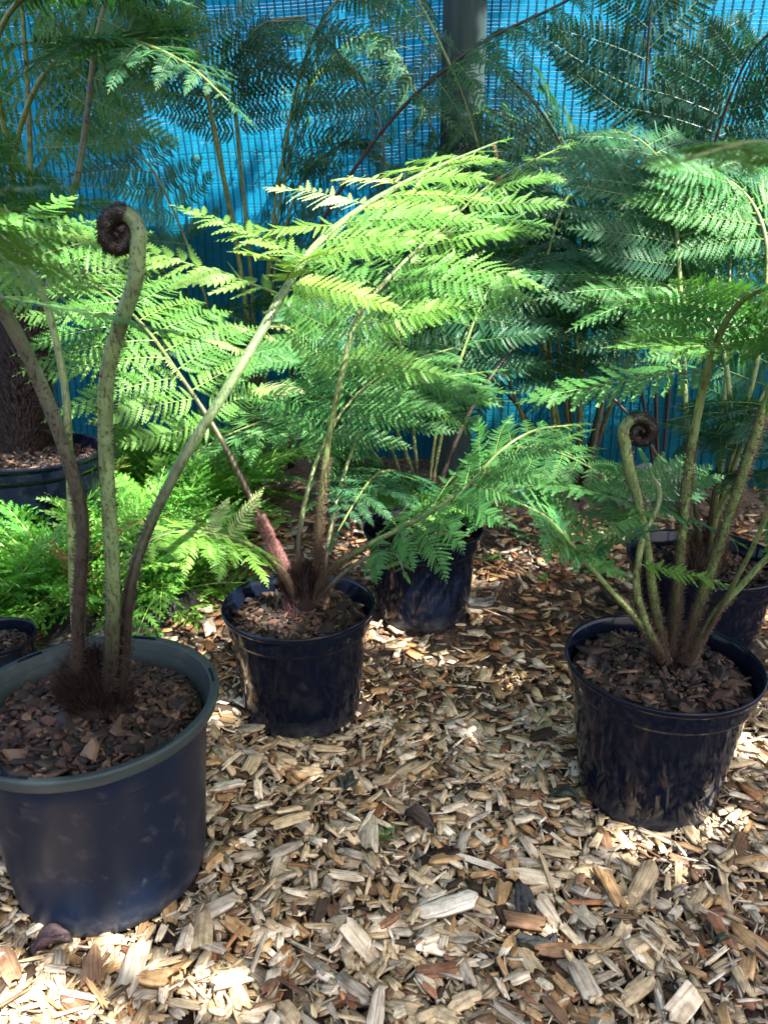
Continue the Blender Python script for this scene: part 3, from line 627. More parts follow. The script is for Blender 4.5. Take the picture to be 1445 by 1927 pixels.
for k, (p0, p1, w) in enumerate([((526, 553, .87), (84, 386, .96), .75), ((575, 490, .92), (308, 346, 1.0), .9), ((640, 425, .98), (400, 420, .93), 1.0), ((690, 385, 1.03), (500, 330, 1.1), 1.25), ((760, 345, 1.09), (612, 314, 1.2), 1.2), ((820, 318, 1.15), (700, 300, 1.3), 1.1), ((870, 296, 1.2), (770, 290, 1.35), 1.1), ((536, 530, .87), (600, 402, .76), 1.2), ((560, 505, .9), (450, 440, .8), 1.2)]):
    A.leaf(A3, p0, p1, up=(0, -.3, .95), tint=T_GLARE if k in (3, 4) else T_LIME, k=[0, 3, 1, 0, 3, 1, 0, 2, 1][k], width=w)  # two of these pinnae have sun glare painted into their tint
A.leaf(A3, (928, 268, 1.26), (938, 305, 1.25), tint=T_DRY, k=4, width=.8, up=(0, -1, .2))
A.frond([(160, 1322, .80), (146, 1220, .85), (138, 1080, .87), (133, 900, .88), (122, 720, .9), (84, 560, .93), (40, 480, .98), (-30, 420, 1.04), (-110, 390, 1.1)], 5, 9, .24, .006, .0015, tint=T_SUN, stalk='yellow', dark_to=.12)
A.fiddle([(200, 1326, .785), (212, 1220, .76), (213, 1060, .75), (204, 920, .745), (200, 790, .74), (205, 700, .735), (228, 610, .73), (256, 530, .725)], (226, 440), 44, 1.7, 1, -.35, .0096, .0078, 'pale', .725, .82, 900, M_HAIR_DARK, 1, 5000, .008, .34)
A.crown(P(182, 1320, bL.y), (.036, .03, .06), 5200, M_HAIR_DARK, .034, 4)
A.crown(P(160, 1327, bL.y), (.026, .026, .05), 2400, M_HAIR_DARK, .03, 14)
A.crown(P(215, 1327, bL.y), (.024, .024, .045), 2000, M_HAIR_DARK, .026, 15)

# ---- fern in the middle glossy pot
B = Fern(bM, 'spreading fern with a fuzzy pink crozier base in the middle glossy pot', T_MID, 'olive', ys=bM.y / 1.205)
B1 = B.frond([(588, 1135, 1.205), (597, 1060, 1.2), (606, 930, 1.2), (622, 810, 1.2), (645, 700, 1.2), (672, 600, 1.22), (735, 520, 1.27), (830, 430, 1.35), (940, 335, 1.46), (1050, 280, 1.57)], 4, 12, .27, .0072, .0016, tint=T_SUN, hair=2200, hlen=.0075)
for p0, p1 in (((860, 405, 1.38), (830, 455, 1.36)), ((935, 330, 1.45), (950, 375, 1.44))): B.leaf(B1, p0, p1, tint=T_DRY, k=2, up=(0, -1, .3))
B2 = B.frond([(560, 1130, 1.19), (530, 1075, 1.17), (485, 1032, 1.13), (425, 1010, 1.09), (345, 1000, 1.05), (275, 1022, 1.0), (225, 1075, .97)], 2, 11, .145, .005, .0012, tint=T_LIME, hair=900, hlen=.006, stalk='yellow', dark_to=.3)
B6 = B.frond([(552, 1125, 1.2), (524, 1050, 1.2), (490, 975, 1.2), (450, 890, 1.215), (400, 797, 1.24), (335, 700, 1.28), (270, 612, 1.34), (185, 540, 1.43), (80, 500, 1.52)], 4, 11, .26, .0066, .0016, tint=T_SUN, stalk='olive', hair=500, hlen=.004, hhi=.8, dark_to=.5)
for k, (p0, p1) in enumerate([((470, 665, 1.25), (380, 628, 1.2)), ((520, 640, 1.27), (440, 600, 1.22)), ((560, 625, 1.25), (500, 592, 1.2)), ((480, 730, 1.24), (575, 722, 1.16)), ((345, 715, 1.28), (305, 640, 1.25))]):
    B.leaf(B6, p0, p1, tint=T_GLARE, k=k, width=1.5, up=(0, -.3, 1))  # pale tint paints sun glare onto these pinnae
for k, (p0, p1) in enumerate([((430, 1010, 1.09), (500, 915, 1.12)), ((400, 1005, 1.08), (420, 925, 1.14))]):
    B.leaf(B2, p0, p1, tint=T_GLARE, k=k, width=1.3, up=(0, -.5, 1))  # glare of the sunlit low frond, put into the tint
B4 = B.frond([(590, 1130, 1.19), (620, 1075, 1.165), (700, 1022, 1.13), (800, 970, 1.1), (880, 914, 1.085), (940, 850, 1.085), (1000, 812, 1.11), (1075, 800, 1.16)], 2, 10, .19, .0066, .0014, tint=T_MID, hair=1500, hlen=.006, hhi=.9, lift=.0, a0=16, a1=40)
B.frond([(566, 1125, 1.225), (562, 1030, 1.26), (578, 930, 1.3), (612, 830, 1.38), (672, 742, 1.46), (760, 685, 1.55), (870, 650, 1.62)], 3, 10, .24, .0055, .0014, hair=300)
B.frond([(602, 1125, 1.17), (650, 1075, 1.15), (705, 1045, 1.12), (745, 1045, 1.08), (760, 1075, 1.05)], 2, 6, .09, .004, .001, hair=350, hlen=.005, stalk='grey')
B.frond([(604, 1120, 1.22), (622, 1000, 1.28), (650, 885, 1.35), (695, 790, 1.43), (790, 722, 1.52), (910, 700, 1.6)], 3, 10, .24, .005, .0014, hair=300)
B.crown(Vector(bM) + Vector((-.002, -.004, -.006)), (.026, .022, .055), 700, M_HAIR_PINK, .015, 5)
B.crown(P(572, 1118, bM.y), (.034, .03, .06), 2600, M_HAIR_DARK, .022, 6)
B.crown(P(548, 1112, bM.y), (.02, .02, .05), 1200, M_HAIR_DARK, .018, 16)
sp = catmull([P(552, 1128, bM.y), P(540, 1085, bM.y), P(516, 1030, bM.y * .998), P(488, 972, bM.y * .998)], 24); sr = np.interp(np.linspace(0, 1, len(sp)), [0, .5, 1], [.012, .0098, .0072])
tV, tF = tube(sp, sr, 10); q = np.repeat(np.linspace(0, 1, len(sp)), 10)[:, None]
sh = link('young_shoot', mesh_of('young_shoot', tV - np.array(B.base), tF, [M_STEM], smooth=True, col=np.array((.10, .035, .015)) * (1 - q) + np.array((.13, .06, .05)) * q), B.root)
hairs(sp, sr, 2600, .0065, M_HAIR_PINK, sh, B.base, .1, 1.0, 31, .5); hairs(sp, sr, 900, .007, M_HAIR_DARK, sh, B.base, 0, .6, 32, .6)

# ---- fern in the shiny navy pot
C = Fern(bR, 'bristly stemmed fern with a small brown fiddlehead in the shiny navy pot', T_MID, 'yellow', 'coarse', ys=bR.y / .965)
C.fiddle([(1252, 1240, .97), (1232, 1140, .96), (1216, 1020, .955), (1200, 940, .95), (1184, 880, .95)], (1204, 813), 31, 1.7, -1, math.pi + .5, .0068, .0074, 'yellow', .95, 1.0, 1500, M_HAIR_RUST, 3, 6000, .006, .3, 9)
C2 = C.frond([(1264, 1240, .97), (1272, 1140, .97), (1285, 990, .97), (1298, 860, .96), (1325, 720, .95), (1345, 650, .93), (1375, 590, .90), (1420, 550, .86), (1500, 530, .82)], 5, 6, .16, .0070, .002, hair=2600, hlen=.0075, hhi=.7, dark_to=.25, up=(0, -.05, 1))
C.leaf(C2, (1332, 695, .945), (972, 730, .93), kindset='coarse', tint=T_MID, k=1, width=1.15, up=(0, -.35, 1))
C.leaf(C2, (1470, 660, .90), (1130, 628, .90), kindset='coarse', tint=T_SUN, k=0, width=1.1, up=(0, -.15, 1))
C.frond([(1284, 1245, .96), (1318, 1130, .955), (1360, 1005, .95), (1400, 885, .94), (1440, 762, .93), (1485, 640, .92), (1540, 540, .9), (1620, 470, .88)], 4, 7, .2, .0076, .002, hair=2600, hlen=.0075, hhi=.95, dark_to=.2, stalk='olive', up=(0, -.05, 1))
C.frond([(1296, 1245, .955), (1345, 1155, .94), (1395, 1100, .93), (1450, 1045, .92), (1530, 1000, .9), (1620, 990, .88)], 3, 6, .13, .006, .0015, hair=1100, hlen=.006)
C5 = C.frond([(1246, 1245, .96), (1205, 1175, .94), (1140, 1100, .925), (1075, 1025, .915), (1030, 975, .91), (985, 950, .9)], 3, 5, .11, .0048, .0014, hair=900, hlen=.006)
C.leaf(C5, (1042, 1000, .912), (1072, 1112, .905), kindset='fine', tint=T_DRY, k=2, width=.35, up=(0, -1, .2))
C.leaf(C5, (1120, 1050, .93), (960, 985, .95), kindset='fine', tint=T_DEEP, k=0)
C6 = C.frond([(1254, 1245, .95), (1216, 1175, .94), (1197, 1100, .94), (1210, 1010, .95), (1240, 935, .97), (1220, 880, 1.0)], 4, 4, .12, .006, .0015, hair=900, hlen=.006)
C.leaf(C6, (1203, 1062, .94), (1400, 1092, .92), kindset='coarse', tint=T_SUN, k=3, width=1.1)
C.leaf(C6, (1215, 960, .96), (985, 850, .97), kindset='coarse', tint=T_MID, k=2, width=1.2)
C.leaf(C6, (1220, 960, .95), (1090, 1010, .88), kindset='coarse', tint=T_MID, k=0, width=1.3)
C.leaf(C6, (1220, 950, .97), (1420, 1000, 1.0), kindset='coarse', tint=T_DEEP, k=1, width=1.2)
for k, (p0, p1) in enumerate([((1150, 1085, .93), (1000, 870, 1.02)), ((1100, 1045, .92), (1235, 960, .86)), ((1205, 985, .95), (1060, 930, 1.05)), ((1060, 1005, .91), (960, 880, 1.0)), ((1080, 1030, .915), (1180, 1090, .84)), ((1225, 950, .97), (1330, 900, 1.05)), ((1212, 1000, .95), (1110, 900, 1.0))]):
    C.leaf((C5, C5, C6, C5, C5, C6, C6)[k], p0, p1, kindset='coarse', tint=(T_MID, T_DEEP)[k % 2], k=k % 4, width=1.25, up=(0, -.3, 1))
C7 = C.frond([(1300, 1240, .96), (1420, 1020, .88), (1530, 700, .72), (1590, 450, .58), (1540, 310, .49), (1420, 268, .46), (1290, 300, .45)], 4, 8, .075, .0032, .0012, tint=T_SUN, kindset='coarse', lift=-.1)
C.crown(Vector(bR) + Vector((.008, 0, -.004)), (.028, .024, .03), 900, M_HAIR_DARK, .018, 7)

# ---- fern in the pot tucked behind
D = Fern(bD, 'dense leafy fern spilling over the half hidden black pot', T_MID, 'olive', ys=bD.y / 1.56)
D.frond([(790, 1005, 1.56), (785, 920, 1.57), (755, 830, 1.59), (715, 740, 1.62), (690, 650, 1.68), (710, 560, 1.78), (780, 500, 1.88)], 3, 11, .3, .006, .0016)
D.frond([(800, 1005, 1.56), (832, 900, 1.57), (872, 800, 1.59), (920, 715, 1.62), (990, 632, 1.68), (1080, 590, 1.76), (1180, 585, 1.84)], 4, 9, .26, .006, .0016, stalk='dark', tint=T_DEEP, dark_to=.05)
D.frond([(790, 1005, 1.55), (760, 940, 1.5), (720, 905, 1.43), (665, 905, 1.36), (610, 935, 1.3)], 1, 9, .2, .005, .0014)
D.frond([(800, 1005, 1.55), (845, 930, 1.52), (915, 890, 1.48), (990, 885, 1.44), (1060, 915, 1.41)], 1, 9, .2, .005, .0014)
D.frond([(795, 1005, 1.54), (790, 950, 1.47), (785, 930, 1.4), (775, 955, 1.33), (762, 1010, 1.29)], 1, 9, .16, .005, .0014, tint=T_SUN)
D.frond([(800, 1005, 1.56), (815, 860, 1.61), (840, 720, 1.68), (885, 600, 1.76), (945, 500, 1.87), (1020, 430, 1.98)], 2, 11, .32, .006, .0016, tint=T_DEEP)
D.frond([(800, 1005, 1.55), (850, 960, 1.48), (900, 950, 1.42), (950, 980, 1.36)], 1, 8, .15, .004, .0013)

for k, (az, h, re, pl) in enumerate([(2.6, .42, .5, .26), (1.9, .55, .45, .28), (.9, .6, .5, .28), (3.4, .3, .42, .22), (5.6, .26, .4, .2), (4.2, .22, .34, .18)]):
    D.auto(az, h, re, pl, 700 + k, tint=(T_MID, T_DEEP, T_DEEP, T_MID)[k % 4], r0=.005)

# ---- fern behind the navy pot
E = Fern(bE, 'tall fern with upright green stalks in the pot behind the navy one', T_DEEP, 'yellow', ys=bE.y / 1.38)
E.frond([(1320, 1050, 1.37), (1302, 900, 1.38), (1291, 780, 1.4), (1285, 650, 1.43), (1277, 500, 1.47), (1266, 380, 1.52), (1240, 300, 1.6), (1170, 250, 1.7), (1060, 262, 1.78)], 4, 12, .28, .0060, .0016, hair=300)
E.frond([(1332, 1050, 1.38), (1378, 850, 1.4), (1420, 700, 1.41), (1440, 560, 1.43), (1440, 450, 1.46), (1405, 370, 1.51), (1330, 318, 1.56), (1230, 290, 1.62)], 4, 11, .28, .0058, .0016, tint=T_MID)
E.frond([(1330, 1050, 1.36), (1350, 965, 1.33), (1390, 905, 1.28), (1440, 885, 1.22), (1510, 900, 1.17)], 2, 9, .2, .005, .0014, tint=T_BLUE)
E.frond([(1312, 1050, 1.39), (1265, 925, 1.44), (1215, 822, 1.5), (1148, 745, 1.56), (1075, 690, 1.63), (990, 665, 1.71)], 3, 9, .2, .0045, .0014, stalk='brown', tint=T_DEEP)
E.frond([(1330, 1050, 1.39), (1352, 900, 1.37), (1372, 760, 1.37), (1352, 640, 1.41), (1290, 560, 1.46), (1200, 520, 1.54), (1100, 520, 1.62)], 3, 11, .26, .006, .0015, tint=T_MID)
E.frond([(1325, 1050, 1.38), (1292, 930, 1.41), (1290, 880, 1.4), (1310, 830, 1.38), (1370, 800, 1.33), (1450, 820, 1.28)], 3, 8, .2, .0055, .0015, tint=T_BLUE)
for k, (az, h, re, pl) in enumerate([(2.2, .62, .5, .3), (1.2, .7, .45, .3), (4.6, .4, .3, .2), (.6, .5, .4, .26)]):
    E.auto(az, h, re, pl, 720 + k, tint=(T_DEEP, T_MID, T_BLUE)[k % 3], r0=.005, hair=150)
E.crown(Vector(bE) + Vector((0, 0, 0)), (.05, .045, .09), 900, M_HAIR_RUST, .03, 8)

# ---- shaggy trunked fern near the fence
Ff = Fern(bF, 'dark tree fern with a shaggy reddish trunk near the blue cloth', (.05, .17, .05), 'olive')
tp = np.array([list(P(u, v, 2.07)) for u, v in ((48, 850), (46, 760), (50, 680), (52, 600))]); tp = catmull(tp, 16)
tp = catmull(tp, 40); tV, tF = tube(tp, np.linspace(.064, .05, len(tp)) * (1 + .06 * np.sin(np.arange(len(tp)) * 1.7)), 24); ax = np.repeat(tp, 24, 0); tV = ax + (tV - ax) * np.random.default_rng(8).uniform(.78, 1.15, (len(tV), 1)); tr = link('trunk', mesh_of('trunk', tV - np.array(bF), tF, [M_TRUNK], smooth=True), Ff.root)
hairs(tp, np.linspace(.068, .055, len(tp)), 5200, .04, M_HAIR_DARK, tr, bF, seed=2, lean=1.2, width=.0016)
hairs(tp, np.linspace(.068, .055, len(tp)), 1600, .035, M_HAIR_RUST, tr, bF, seed=4, lean=1.2, width=.0016)
Ff.frond([(45, 640, 2.07), (56, 450, 2.07), (58, 300, 2.07), (52, 150, 2.05), (42, 0, 2.0), (35, -150, 1.95), (60, -300, 1.85)], 2, 10, .42, .011, .003, up=(.1, -.6, .6), dark_to=.1)
Ff.frond([(72, 640, 2.07), (115, 440, 2.05), (147, 330, 2.03), (167, 200, 2.0), (185, 60, 1.95), (230, -60, 1.9), (330, -120, 1.8)], 3, 10, .42, .011, .003, up=(.1, -.5, .7), stalk='grey', dark_to=.1)
Ff.frond([(35, 640, 2.07), (10, 500, 2.0), (-40, 380, 1.9), (-120, 300, 1.8), (-220, 280, 1.7)], 2, 10, .36, .009, .003)
Ff.frond([(60, 640, 2.07), (80, 520, 2.0), (60, 430, 1.9), (20, 390, 1.8), (-60, 400, 1.65)], 2, 10, .3, .007, .002, tint=T_MID)
Ff.frond([(65, 640, 2.07), (110, 560, 2.12), (170, 500, 2.2), (250, 470, 2.3), (340, 480, 2.4)], 1, 10, .3, .007, .002, tint=T_BLUE)
Ff.frond([(30, 640, 2.05), (20, 420, 1.95), (40, 240, 1.85), (110, 110, 1.75), (230, 75, 1.66), (350, 120, 1.6), (430, 190, 1.55)], 3, 11, .26, .008, .002, tint=T_DEEP)
Ff.frond([(45, 640, 2.05), (20, 300, 1.9), (-10, 120, 1.8), (30, 10, 1.7), (150, -40, 1.6), (300, -10, 1.52)], 3, 11, .28, .008, .002, tint=T_DEEP)

# ---- ferns along the fence
def gbase(u, v): 
    g = G(u, v, .02); return g
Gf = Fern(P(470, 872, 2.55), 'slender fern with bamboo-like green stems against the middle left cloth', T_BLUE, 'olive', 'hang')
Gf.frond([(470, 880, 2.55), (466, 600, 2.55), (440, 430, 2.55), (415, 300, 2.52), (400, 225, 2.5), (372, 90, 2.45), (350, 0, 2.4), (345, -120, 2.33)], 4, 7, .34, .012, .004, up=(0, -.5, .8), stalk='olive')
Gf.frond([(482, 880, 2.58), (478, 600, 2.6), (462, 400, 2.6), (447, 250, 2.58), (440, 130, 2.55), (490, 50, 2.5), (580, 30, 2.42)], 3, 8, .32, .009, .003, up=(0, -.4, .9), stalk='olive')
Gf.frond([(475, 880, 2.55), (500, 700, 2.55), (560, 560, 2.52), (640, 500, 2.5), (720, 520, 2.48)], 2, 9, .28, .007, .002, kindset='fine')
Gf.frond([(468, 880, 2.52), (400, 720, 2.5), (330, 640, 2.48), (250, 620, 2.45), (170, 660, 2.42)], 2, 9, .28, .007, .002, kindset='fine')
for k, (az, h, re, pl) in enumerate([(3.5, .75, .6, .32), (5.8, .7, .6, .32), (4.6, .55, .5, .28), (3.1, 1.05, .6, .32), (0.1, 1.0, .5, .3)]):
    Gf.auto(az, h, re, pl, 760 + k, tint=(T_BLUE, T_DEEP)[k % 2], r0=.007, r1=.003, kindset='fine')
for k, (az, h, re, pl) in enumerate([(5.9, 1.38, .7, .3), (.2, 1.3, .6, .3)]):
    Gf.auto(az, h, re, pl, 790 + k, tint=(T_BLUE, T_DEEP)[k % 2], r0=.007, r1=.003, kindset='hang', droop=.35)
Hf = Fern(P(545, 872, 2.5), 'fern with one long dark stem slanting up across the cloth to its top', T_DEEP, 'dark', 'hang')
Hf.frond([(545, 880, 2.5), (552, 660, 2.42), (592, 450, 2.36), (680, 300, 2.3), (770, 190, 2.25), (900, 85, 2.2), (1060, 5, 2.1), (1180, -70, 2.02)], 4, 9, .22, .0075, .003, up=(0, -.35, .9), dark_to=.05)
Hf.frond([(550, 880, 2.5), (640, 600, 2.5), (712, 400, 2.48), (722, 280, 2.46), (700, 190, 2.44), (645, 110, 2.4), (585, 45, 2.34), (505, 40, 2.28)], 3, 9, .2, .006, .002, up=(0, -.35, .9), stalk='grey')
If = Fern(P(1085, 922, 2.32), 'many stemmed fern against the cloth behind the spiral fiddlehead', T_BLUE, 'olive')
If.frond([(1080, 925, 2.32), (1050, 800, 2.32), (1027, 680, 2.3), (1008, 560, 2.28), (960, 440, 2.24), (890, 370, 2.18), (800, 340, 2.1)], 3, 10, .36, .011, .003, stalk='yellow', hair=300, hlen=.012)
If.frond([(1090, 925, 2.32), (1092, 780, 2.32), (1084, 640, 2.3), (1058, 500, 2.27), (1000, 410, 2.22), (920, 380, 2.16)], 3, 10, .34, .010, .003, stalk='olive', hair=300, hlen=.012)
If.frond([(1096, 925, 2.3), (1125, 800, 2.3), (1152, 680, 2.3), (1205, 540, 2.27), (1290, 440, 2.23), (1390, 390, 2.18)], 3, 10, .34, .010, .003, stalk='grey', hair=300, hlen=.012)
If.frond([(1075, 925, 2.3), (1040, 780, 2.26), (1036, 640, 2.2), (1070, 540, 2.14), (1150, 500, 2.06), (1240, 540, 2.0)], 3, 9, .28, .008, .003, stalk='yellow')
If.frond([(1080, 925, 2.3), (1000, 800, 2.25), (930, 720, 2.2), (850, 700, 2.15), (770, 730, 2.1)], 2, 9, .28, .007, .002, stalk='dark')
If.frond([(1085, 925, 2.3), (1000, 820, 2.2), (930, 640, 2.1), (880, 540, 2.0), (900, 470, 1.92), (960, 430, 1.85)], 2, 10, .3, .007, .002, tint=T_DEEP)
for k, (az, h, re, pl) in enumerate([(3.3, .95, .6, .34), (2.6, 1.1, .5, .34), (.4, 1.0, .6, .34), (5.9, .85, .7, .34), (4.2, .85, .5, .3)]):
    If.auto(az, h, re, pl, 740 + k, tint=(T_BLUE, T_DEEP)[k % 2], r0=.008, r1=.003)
Jf = Fern(P(1238, 905, 2.4), 'fern whose wide toothed frond stands dark against the brightest cloth', T_SHADED, 'dark', 'simple')  # dark tint paints in the shade these fronds stand in
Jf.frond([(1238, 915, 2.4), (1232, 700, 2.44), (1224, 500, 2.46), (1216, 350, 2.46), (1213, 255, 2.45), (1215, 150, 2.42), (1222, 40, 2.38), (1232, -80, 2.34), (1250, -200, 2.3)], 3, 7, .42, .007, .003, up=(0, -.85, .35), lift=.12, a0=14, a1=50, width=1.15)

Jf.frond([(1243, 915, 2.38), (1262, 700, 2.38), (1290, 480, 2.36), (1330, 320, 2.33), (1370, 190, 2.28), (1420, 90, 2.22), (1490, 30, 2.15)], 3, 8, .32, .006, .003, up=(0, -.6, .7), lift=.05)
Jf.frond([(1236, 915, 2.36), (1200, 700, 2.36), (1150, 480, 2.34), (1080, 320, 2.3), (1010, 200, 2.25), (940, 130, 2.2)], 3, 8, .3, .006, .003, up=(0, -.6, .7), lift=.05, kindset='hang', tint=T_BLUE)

# ------------------------------------------------------------------ tray of young lacy ferns
def tray():
    a, b = G(366, 1128, .03), G(205, 1203, .03); d = (a - b).normalized(); back = Vector((-d.y, d.x, 0)); back = back if back.x < 0 else -back
    t = thing('nursery_tray', b.lerp(a, .5) * 1.0, 'long black nursery tray edge under the bright young ferns', 'tray'); o = t.location.copy()
    L0 = .75; mb = MB(); W = .55
    def rail(p, q, w, h):
        dd = (q - p).normalized(); sd = Vector((-dd.y, dd.x, 0)) * w / 2; pts = [p - sd, p + sd, q + sd, q - sd]
        V = [Vector((x.x, x.y, -.012)) for x in pts] + [Vector((x.x, x.y, h - .005)) for x in pts] + [Vector((x.x, x.y, h)) + ((p + q) / 2 - x).normalized() * .004 for x in pts]
        return [v - o for v in V], [(0, 1, 5, 4), (1, 2, 6, 5), (2, 3, 7, 6), (3, 0, 4, 7), (4, 5, 9, 8), (5, 6, 10, 9), (6, 7, 11, 10), (7, 4, 8, 11), (8, 9, 10, 11)]
    z0 = Vector((0, 0, 0)); c0 = Vector((a.x, a.y, 0)); c1 = c0 - d * L0; c2 = c1 + back * W; c3 = c0 + back * W
    for nm, p, q in (('rail', c0, c1), ('rail', c1, c2), ('rail', c2, c3), ('rail', c3, c0)):
        V, F = rail(p, q, .022, .05); link(nm, mesh_of(nm, V, F, [M_TRAY]), t)
    V, F = rail(c0 + back * W / 2 - d * .02, c1 + back * W / 2 + d * .02, W - .03, .012); link('base', mesh_of('base', V, F, [M_TRAY]), t)
tray()
YF = [(45, 1090), (110, 1125), (30, 1020), (120, 1045), (200, 1080), (285, 1070), (60, 960), (160, 985), (250, 1000), (340, 1010), (110, 930), (210, 940), (310, 950), (400, 960), (265, 905), (360, 905), (450, 925), (10, 1150), (330, 1110), (190, 1140)]
YL = ['just behind the small low pot', 'at the tray front touching the dark curved stalk', 'at the picture edge above the small low pot', 'directly behind the bend of the dark curved stalk',
      'behind the lower half of the coiled stalk', 'under the leaning pale stalk next to the tray rail', 'in front of the wide dark fence pot', 'showing between the dark curved and coiled stalks, middle row',
      'in the gap between coiled and leaning stalks, middle row', 'beside the low sunlit frond of the middle pot', 'in the back row against the wide dark pot', 'in the back row hidden behind the coiled stalk',
      'in the back row beneath the bend of the leaning stalk', 'beside the fuzzy pink stem, beyond the leaning stalk', 'rearmost between the coiled and leaning stalks', 'rearmost and crossed by the leaning pale stalk',
      'rearmost right behind the fuzzy pink stem', 'lowest at the picture edge touching the small low pot', 'at the tray corner nearest the middle glossy pot', 'in the front row between dark curved and coiled stalks']
for k, (u, v) in enumerate(YF):
    r = np.random.default_rng(300 + k); g = G(u, v, .03); g.z = .02
    t = thing('young_fern', g, 'lacy lime green young fern ' + YL[k], 'fern', 'young ferns crowded in the nursery tray')
    nfr = 22
    for i in range(nfr):
        a = 2.4 * i + r.uniform(-.3, .3); el = r.uniform(.75, 1.45) if i < 16 else r.uniform(.2, .6); ln = r.uniform(.2, .31) * (1.0 if v > 940 else 1.1)
        X = Vector((math.cos(a) * math.cos(el), math.sin(a) * math.cos(el), math.sin(el))); N = Vector((-math.cos(a) * math.sin(el), -math.sin(a) * math.sin(el), math.cos(el))) + Vector(r.normal(0, .25, 3))
        Z = (N - X * N.dot(X)).normalized(); o = link('frond', LACE[r.integers(0, 5)], t, (r.normal(0, .012), r.normal(0, .012), 0)); o.rotation_euler = Matrix((X, Z.cross(X), Z)).transposed().to_euler(); o.scale = (ln,) * 3
        j = r.uniform(.65, 1.3); o.color = (.105 * j * r.uniform(.75, 1.3), .32 * j, .045 * j, 1) if r.random() > .03 else (.2, .11, .05, 1)

# ------------------------------------------------------------------ wood chips
def chip_template(r, n):
    jl = r.uniform(-.2, .14, n + 1); jr = r.uniform(-.14, .2, n + 1); cur = r.normal(0, .06); tw = r.normal(0, .12); tap = r.uniform(.65, 1.0)
    V = []
    for i in range(n + 1):
        y = -.5 + i / n
        for q, x in enumerate((-.5 + jl[i], r.uniform(-.12, .12), .5 + jr[i])):
            s = (1, 1, tap)[q]; yy = y * s + r.normal(0, .02); zt = .5 + r.uniform(-.22, .22) - (.22 if i in (0, n) else 0); b = cur * 4 * (.25 - x * x)
            V += [(x, yy, zt + b), (x + r.normal(0, .015), yy * .96, -.5 + b)]
    F = []; ix = lambda i, q, z: (i * 3 + q) * 2 + z
    for i in range(n):
        for q in range(2):
            F += [(ix(i, q, 0), ix(i, q + 1, 0), ix(i + 1, q + 1, 0), ix(i + 1, q, 0)), (ix(i, q, 1), ix(i + 1, q, 1), ix(i + 1, q + 1, 1), ix(i, q + 1, 1))]
        F += [(ix(i, 0, 0), ix(i + 1, 0, 0), ix(i + 1, 0, 1), ix(i, 0, 1)), (ix(i, 2, 0), ix(i, 2, 1), ix(i + 1, 2, 1), ix(i + 1, 2, 0))]
    for q in range(2):
        F += [(ix(0, q, 0), ix(0, q, 1), ix(0, q + 1, 1), ix(0, q + 1, 0)), (ix(n, q, 0), ix(n, q + 1, 0), ix(n, q + 1, 1), ix(n, q, 1))]
    V = np.array(V); V[:, 1] += tw * V[:, 0] * .3; return V, np.array(F)
CT = [chip_template(np.random.default_rng(400 + k), 4) for k in range(28)]; CTS = [chip_template(np.random.default_rng(500 + k), 2) for k in range(16)]
CHIPPAL = np.array([lin(204, 186, 152), lin(220, 208, 184), lin(190, 158, 116), lin(182, 174, 158), lin(130, 104, 82), lin(66, 54, 46), lin(150, 110, 86), lin(238, 231, 212), lin(192, 138, 96)])
PW_NEAR = np.array([.31, .22, .12, .13, .08, .035, .025, .06, .02]); PW_FAR = np.array([.15, .08, .14, .08, .18, .10, .13, .03, .11])
def outside_pots(x, y, k=.97):
    ok = np.ones(len(x), bool)
    for px, py, rb, R in POTS: ok &= (x - px) ** 2 + (y - py) ** 2 > (rb * k) ** 2
    return ok
def chips(n, xr, yr, T, med, seed, far=False, zmax=.02, sliver=.3):
    r = np.random.default_rng(seed); x = r.uniform(*xr, n); y = r.uniform(*yr, n); ok = outside_pots(x, y); x, y = x[ok], y[ok]; n = len(x)
    Ln = np.clip(med * r.lognormal(0, .42, n), .008, .085); sl = r.random(n) < sliver
    W = np.where(sl, Ln * r.uniform(.08, .18, n), Ln * r.uniform(.28, .62, n)); W = np.minimum(W, .026); Tk = np.clip(W * r.uniform(.15, .42, n), .001, .007)
    z = height(x, y) - .008 + zmax * r.random(n) ** 1.0; rot = euler_mats(r.normal(0, .24, n), r.normal(0, .18, n), r.uniform(0, 6.28, n))
    patch = .5 + .5 * np.sin(3.1 * x + 1.3 * np.sin(4 * y)) * np.cos(3.7 * y + x)
    pw = PW_FAR if far else PW_NEAR; c = CHIPPAL[r.choice(9, n, p=pw / pw.sum())] * r.uniform(.7, 1.18, (n, 1)); c = c * (1 - .3 * (patch[:, None] > .75) * (r.random((n, 1)) > .4))
    return np.stack([x, y, z], -1), np.stack([Ln, W, Tk], -1), rot, c, r.integers(0, len(T), n)
def uvs_of(T): return [t[0][:, :2] for t in T]
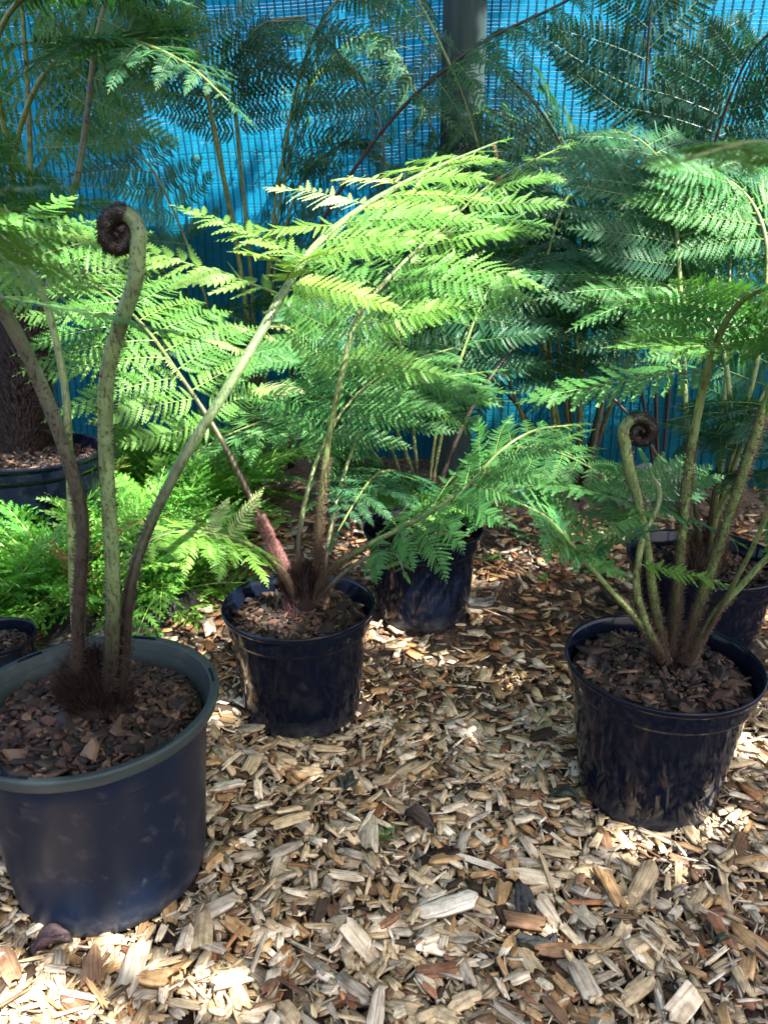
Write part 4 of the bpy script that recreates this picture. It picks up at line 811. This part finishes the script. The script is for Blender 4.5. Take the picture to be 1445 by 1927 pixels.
for nm, args in (('wood_chip_mulch', dict(n=19000, xr=(-1.35, 1.35), yr=(.36, 1.25), T=CT, med=.0215, seed=1, zmax=.019)),
                 ('fine_wood_shreds', dict(n=19000, xr=(-1.35, 1.35), yr=(.36, 1.4), T=CTS, med=.012, seed=2, zmax=.021, sliver=.6)),
                 ('distant_mulch', dict(n=11000, xr=(-1.9, 1.9), yr=(1.2, 2.25), T=CTS, med=.024, seed=3, far=True, zmax=.018)),
                 ('soil_litter', dict(n=2600, xr=(-2.2, 2.2), yr=(2.1, 2.95), T=CTS, med=.02, seed=4, far=True, zmax=.01))):
    pos, size, rot, c, idx = chips(**args); T = args['T']
    if nm == 'soil_litter': c = c * .45
    link(nm, scatter_joined(nm, T, idx, pos, size, rot, c, M_CHIP, uvs_of(T), 9), kind='stuff', label={'wood_chip_mulch': 'pale and brown wood chips covering the ground', 'fine_wood_shreds': 'thin wood splinters scattered between the chips', 'distant_mulch': 'browner wood chips between the rear pots', 'soil_litter': 'dark litter on the soil along the fence'}[nm], category='mulch')
# the largest chips lying on top, piece by piece
CHIP_MESH = []
for V, F in CT:
    m = mesh_quads('wood_chip', V, F, M_CHIP_OBJ, uv=V[:, :2] * [.045, .016]); CHIP_MESH.append(m)
r = np.random.default_rng(77); placed = 0; tries = 0; spots = []
while placed < 300 and tries < 20000:
    tries += 1; u, v = r.uniform(-20, 1465), 1927 - 560 * r.random() ** 1.35; g = G(u, v)
    if not outside_pots(np.array([g.x]), np.array([g.y]), 1.22)[0]: continue
    if any((g.x - a) ** 2 + (g.y - b) ** 2 < .021 ** 2 for a, b in spots): continue
    spots.append((g.x, g.y)); ln = float(np.clip(.028 * r.lognormal(0, .34), .017, .065)); w = ln * (r.uniform(.3, .62) if r.random() > .33 else r.uniform(.12, .2)); w = min(w, .026)
    o = link('wood_chip', CHIP_MESH[r.integers(0, len(CHIP_MESH))], ground, (g.x, g.y, height(g.x, g.y) + r.uniform(.010, .017)))
    o.scale = (ln, w, float(np.clip(w * r.uniform(.25, .5), .0025, .009))); o.rotation_euler = (r.normal(0, .2), r.normal(0, .16), r.uniform(0, 6.28))
    c = CHIPPAL[r.choice(9, p=PW_NEAR / PW_NEAR.sum())] * r.uniform(.8, 1.15); o.color = (*c, 1); placed += 1

# ------------------------------------------------------------------ fallen leaves, stone, seedlings
def dead_leaf(u, v, length, wid, rz, colr, label, seed, curl=.5, z=.016):
    r = np.random.default_rng(seed); nx_, ny_ = 12, 8; V, F = [], []
    for i in range(nx_ + 1):
        for j_ in range(-ny_ // 2, ny_ // 2 + 1):
            x = i / nx_; y = j_ / (ny_ / 2); w = wid * (math.sin(math.pi * min(1, x * .97 + .03)) ** .75) * (1 + .12 * math.sin(9 * x + 2 * y + seed))
            yy = y * w; a = curl * y; V.append(((x - .5) * length, math.sin(a) * w / max(.2, curl) if curl else yy, .010 * math.sin(5 * x + seed) * abs(y) + (1 - math.cos(a)) * w / max(.2, curl) + .006 * math.sin(7 * y + 5 * x)))
    k = ny_ + 1; F = [(i * k + j_, i * k + j_ + 1, (i + 1) * k + j_ + 1, (i + 1) * k + j_) for i in range(nx_) for j_ in range(ny_)]
    g = G(u, v); m = mesh_of('fallen_leaf', V, F, [M_BARK], smooth=True, col=np.array(colr) * np.random.default_rng(seed).uniform(.75, 1.25, (len(V), 1)))
    o = link('fallen_leaf', m, None, (g.x, g.y, height(g.x, g.y) + z), label=label, category='leaf', group='fallen leaves'); o.rotation_euler = (r.normal(0, .15), r.normal(0, .15), rz)
    md = o.modifiers.new('thickness', 'SOLIDIFY'); md.thickness = .0006
dead_leaf(655, 1482, .055, .02, 1.4, (.06, .075, .06), 'grey-green crumpled leaf in front of the middle glossy pot', 1)
dead_leaf(905, 1142, .085, .026, .5, (.17, .17, .165), 'pale grey curled leaf beside the half hidden black pot', 2, .8)
dead_leaf(985, 1715, .06, .016, 1.9, (.03, .035, .04), 'dark shrivelled leaf below the spot midway between the two front pots', 3, .9)
dead_leaf(1062, 1495, .05, .014, -.6, (.045, .055, .035), 'dark green leaf lying against the foot of the navy pot', 4, .7)
dead_leaf(100, 1795, .05, .017, .2, (.07, .045, .05), 'purplish brown leaf at the front foot of the big scuffed pot', 5, .6)
dead_leaf(790, 1550, .05, .015, -.4, (.045, .034, .03), 'broad dark brown leaf flat on the chips in open ground', 6, .5)
dead_leaf(1350, 1775, .035, .016, .8, (.05, .075, .045), 'small dull green leaf near the lower right corner', 7, .6)
dead_leaf(1010, 1790, .05, .012, .1, (.035, .04, .04), 'thin black twisted leaf under the dark shrivelled one', 8, .9)
dead_leaf(1020, 1090, .03, .013, .5, (.12, .26, .06), 'small fresh green leaf on the sunny chips behind', 9, .3)
dead_leaf(925, 1057, .05, .016, -.3, (.16, .30, .07), 'pale green leaf at the side of the half hidden pot', 10, .3)
dead_leaf(1250, 952, .08, .03, .2, (.34, .14, .05), 'orange-brown dry leaf on the soil below the stone', 11, .5)
def stone(u, v, size, label, seed):
    r = np.random.default_rng(seed); g = G(u, v); V, F = [], []
    n, k = 9, 14
    for i in range(n):
        a = math.pi * (i + .5) / n
        for j_ in range(k):
            b = 2 * math.pi * j_ / k; q = 1 + .16 * math.sin(3 * b + seed) * math.sin(a) + r.normal(0, .05)
            V.append((size[0] * math.sin(a) * math.cos(b) * q, size[1] * math.sin(a) * math.sin(b) * q, size[2] * math.cos(a) * q))
    F = [(i * k + j_, (i + 1) * k + j_, (i + 1) * k + (j_ + 1) % k, i * k + (j_ + 1) % k) for i in range(n - 1) for j_ in range(k)] + [tuple(range(k)), tuple(range((n - 1) * k, n * k))[::-1]]
    o = link('stone', mesh_of('stone', V, F, [M_STONE], smooth=False), None, (g.x, g.y, height(g.x, g.y) + size[2] * .45), label=label, category='stone')
stone(1222, 945, (.14, .08, .075), 'pale grey stone at the foot of the blue cloth', 3)
for k, (u, v, lab) in enumerate([(716, 1580, 'tiny green fern seedling sprouting among the chips in open ground'), (580, 1398, 'tiny green sprout by the foot of the middle glossy pot')]):
    g = G(u, v); t = thing('fern_seedling', (g.x, g.y, height(g.x, g.y) + .008), lab, 'seedling'); r = np.random.default_rng(900 + k)
    for i in range(4):
        a = 1.7 * i + .4; X = Vector((math.cos(a), math.sin(a), 1.0)).normalized(); Z = Vector((-math.cos(a), -math.sin(a), 1)).normalized()
        o = link('frond', LACE[i % 5], t); o.rotation_euler = Matrix((X, Z.cross(X), Z)).transposed().to_euler(); o.scale = (.028 - .008 * k,) * 3; o.color = (.05, .2, .05, 1)
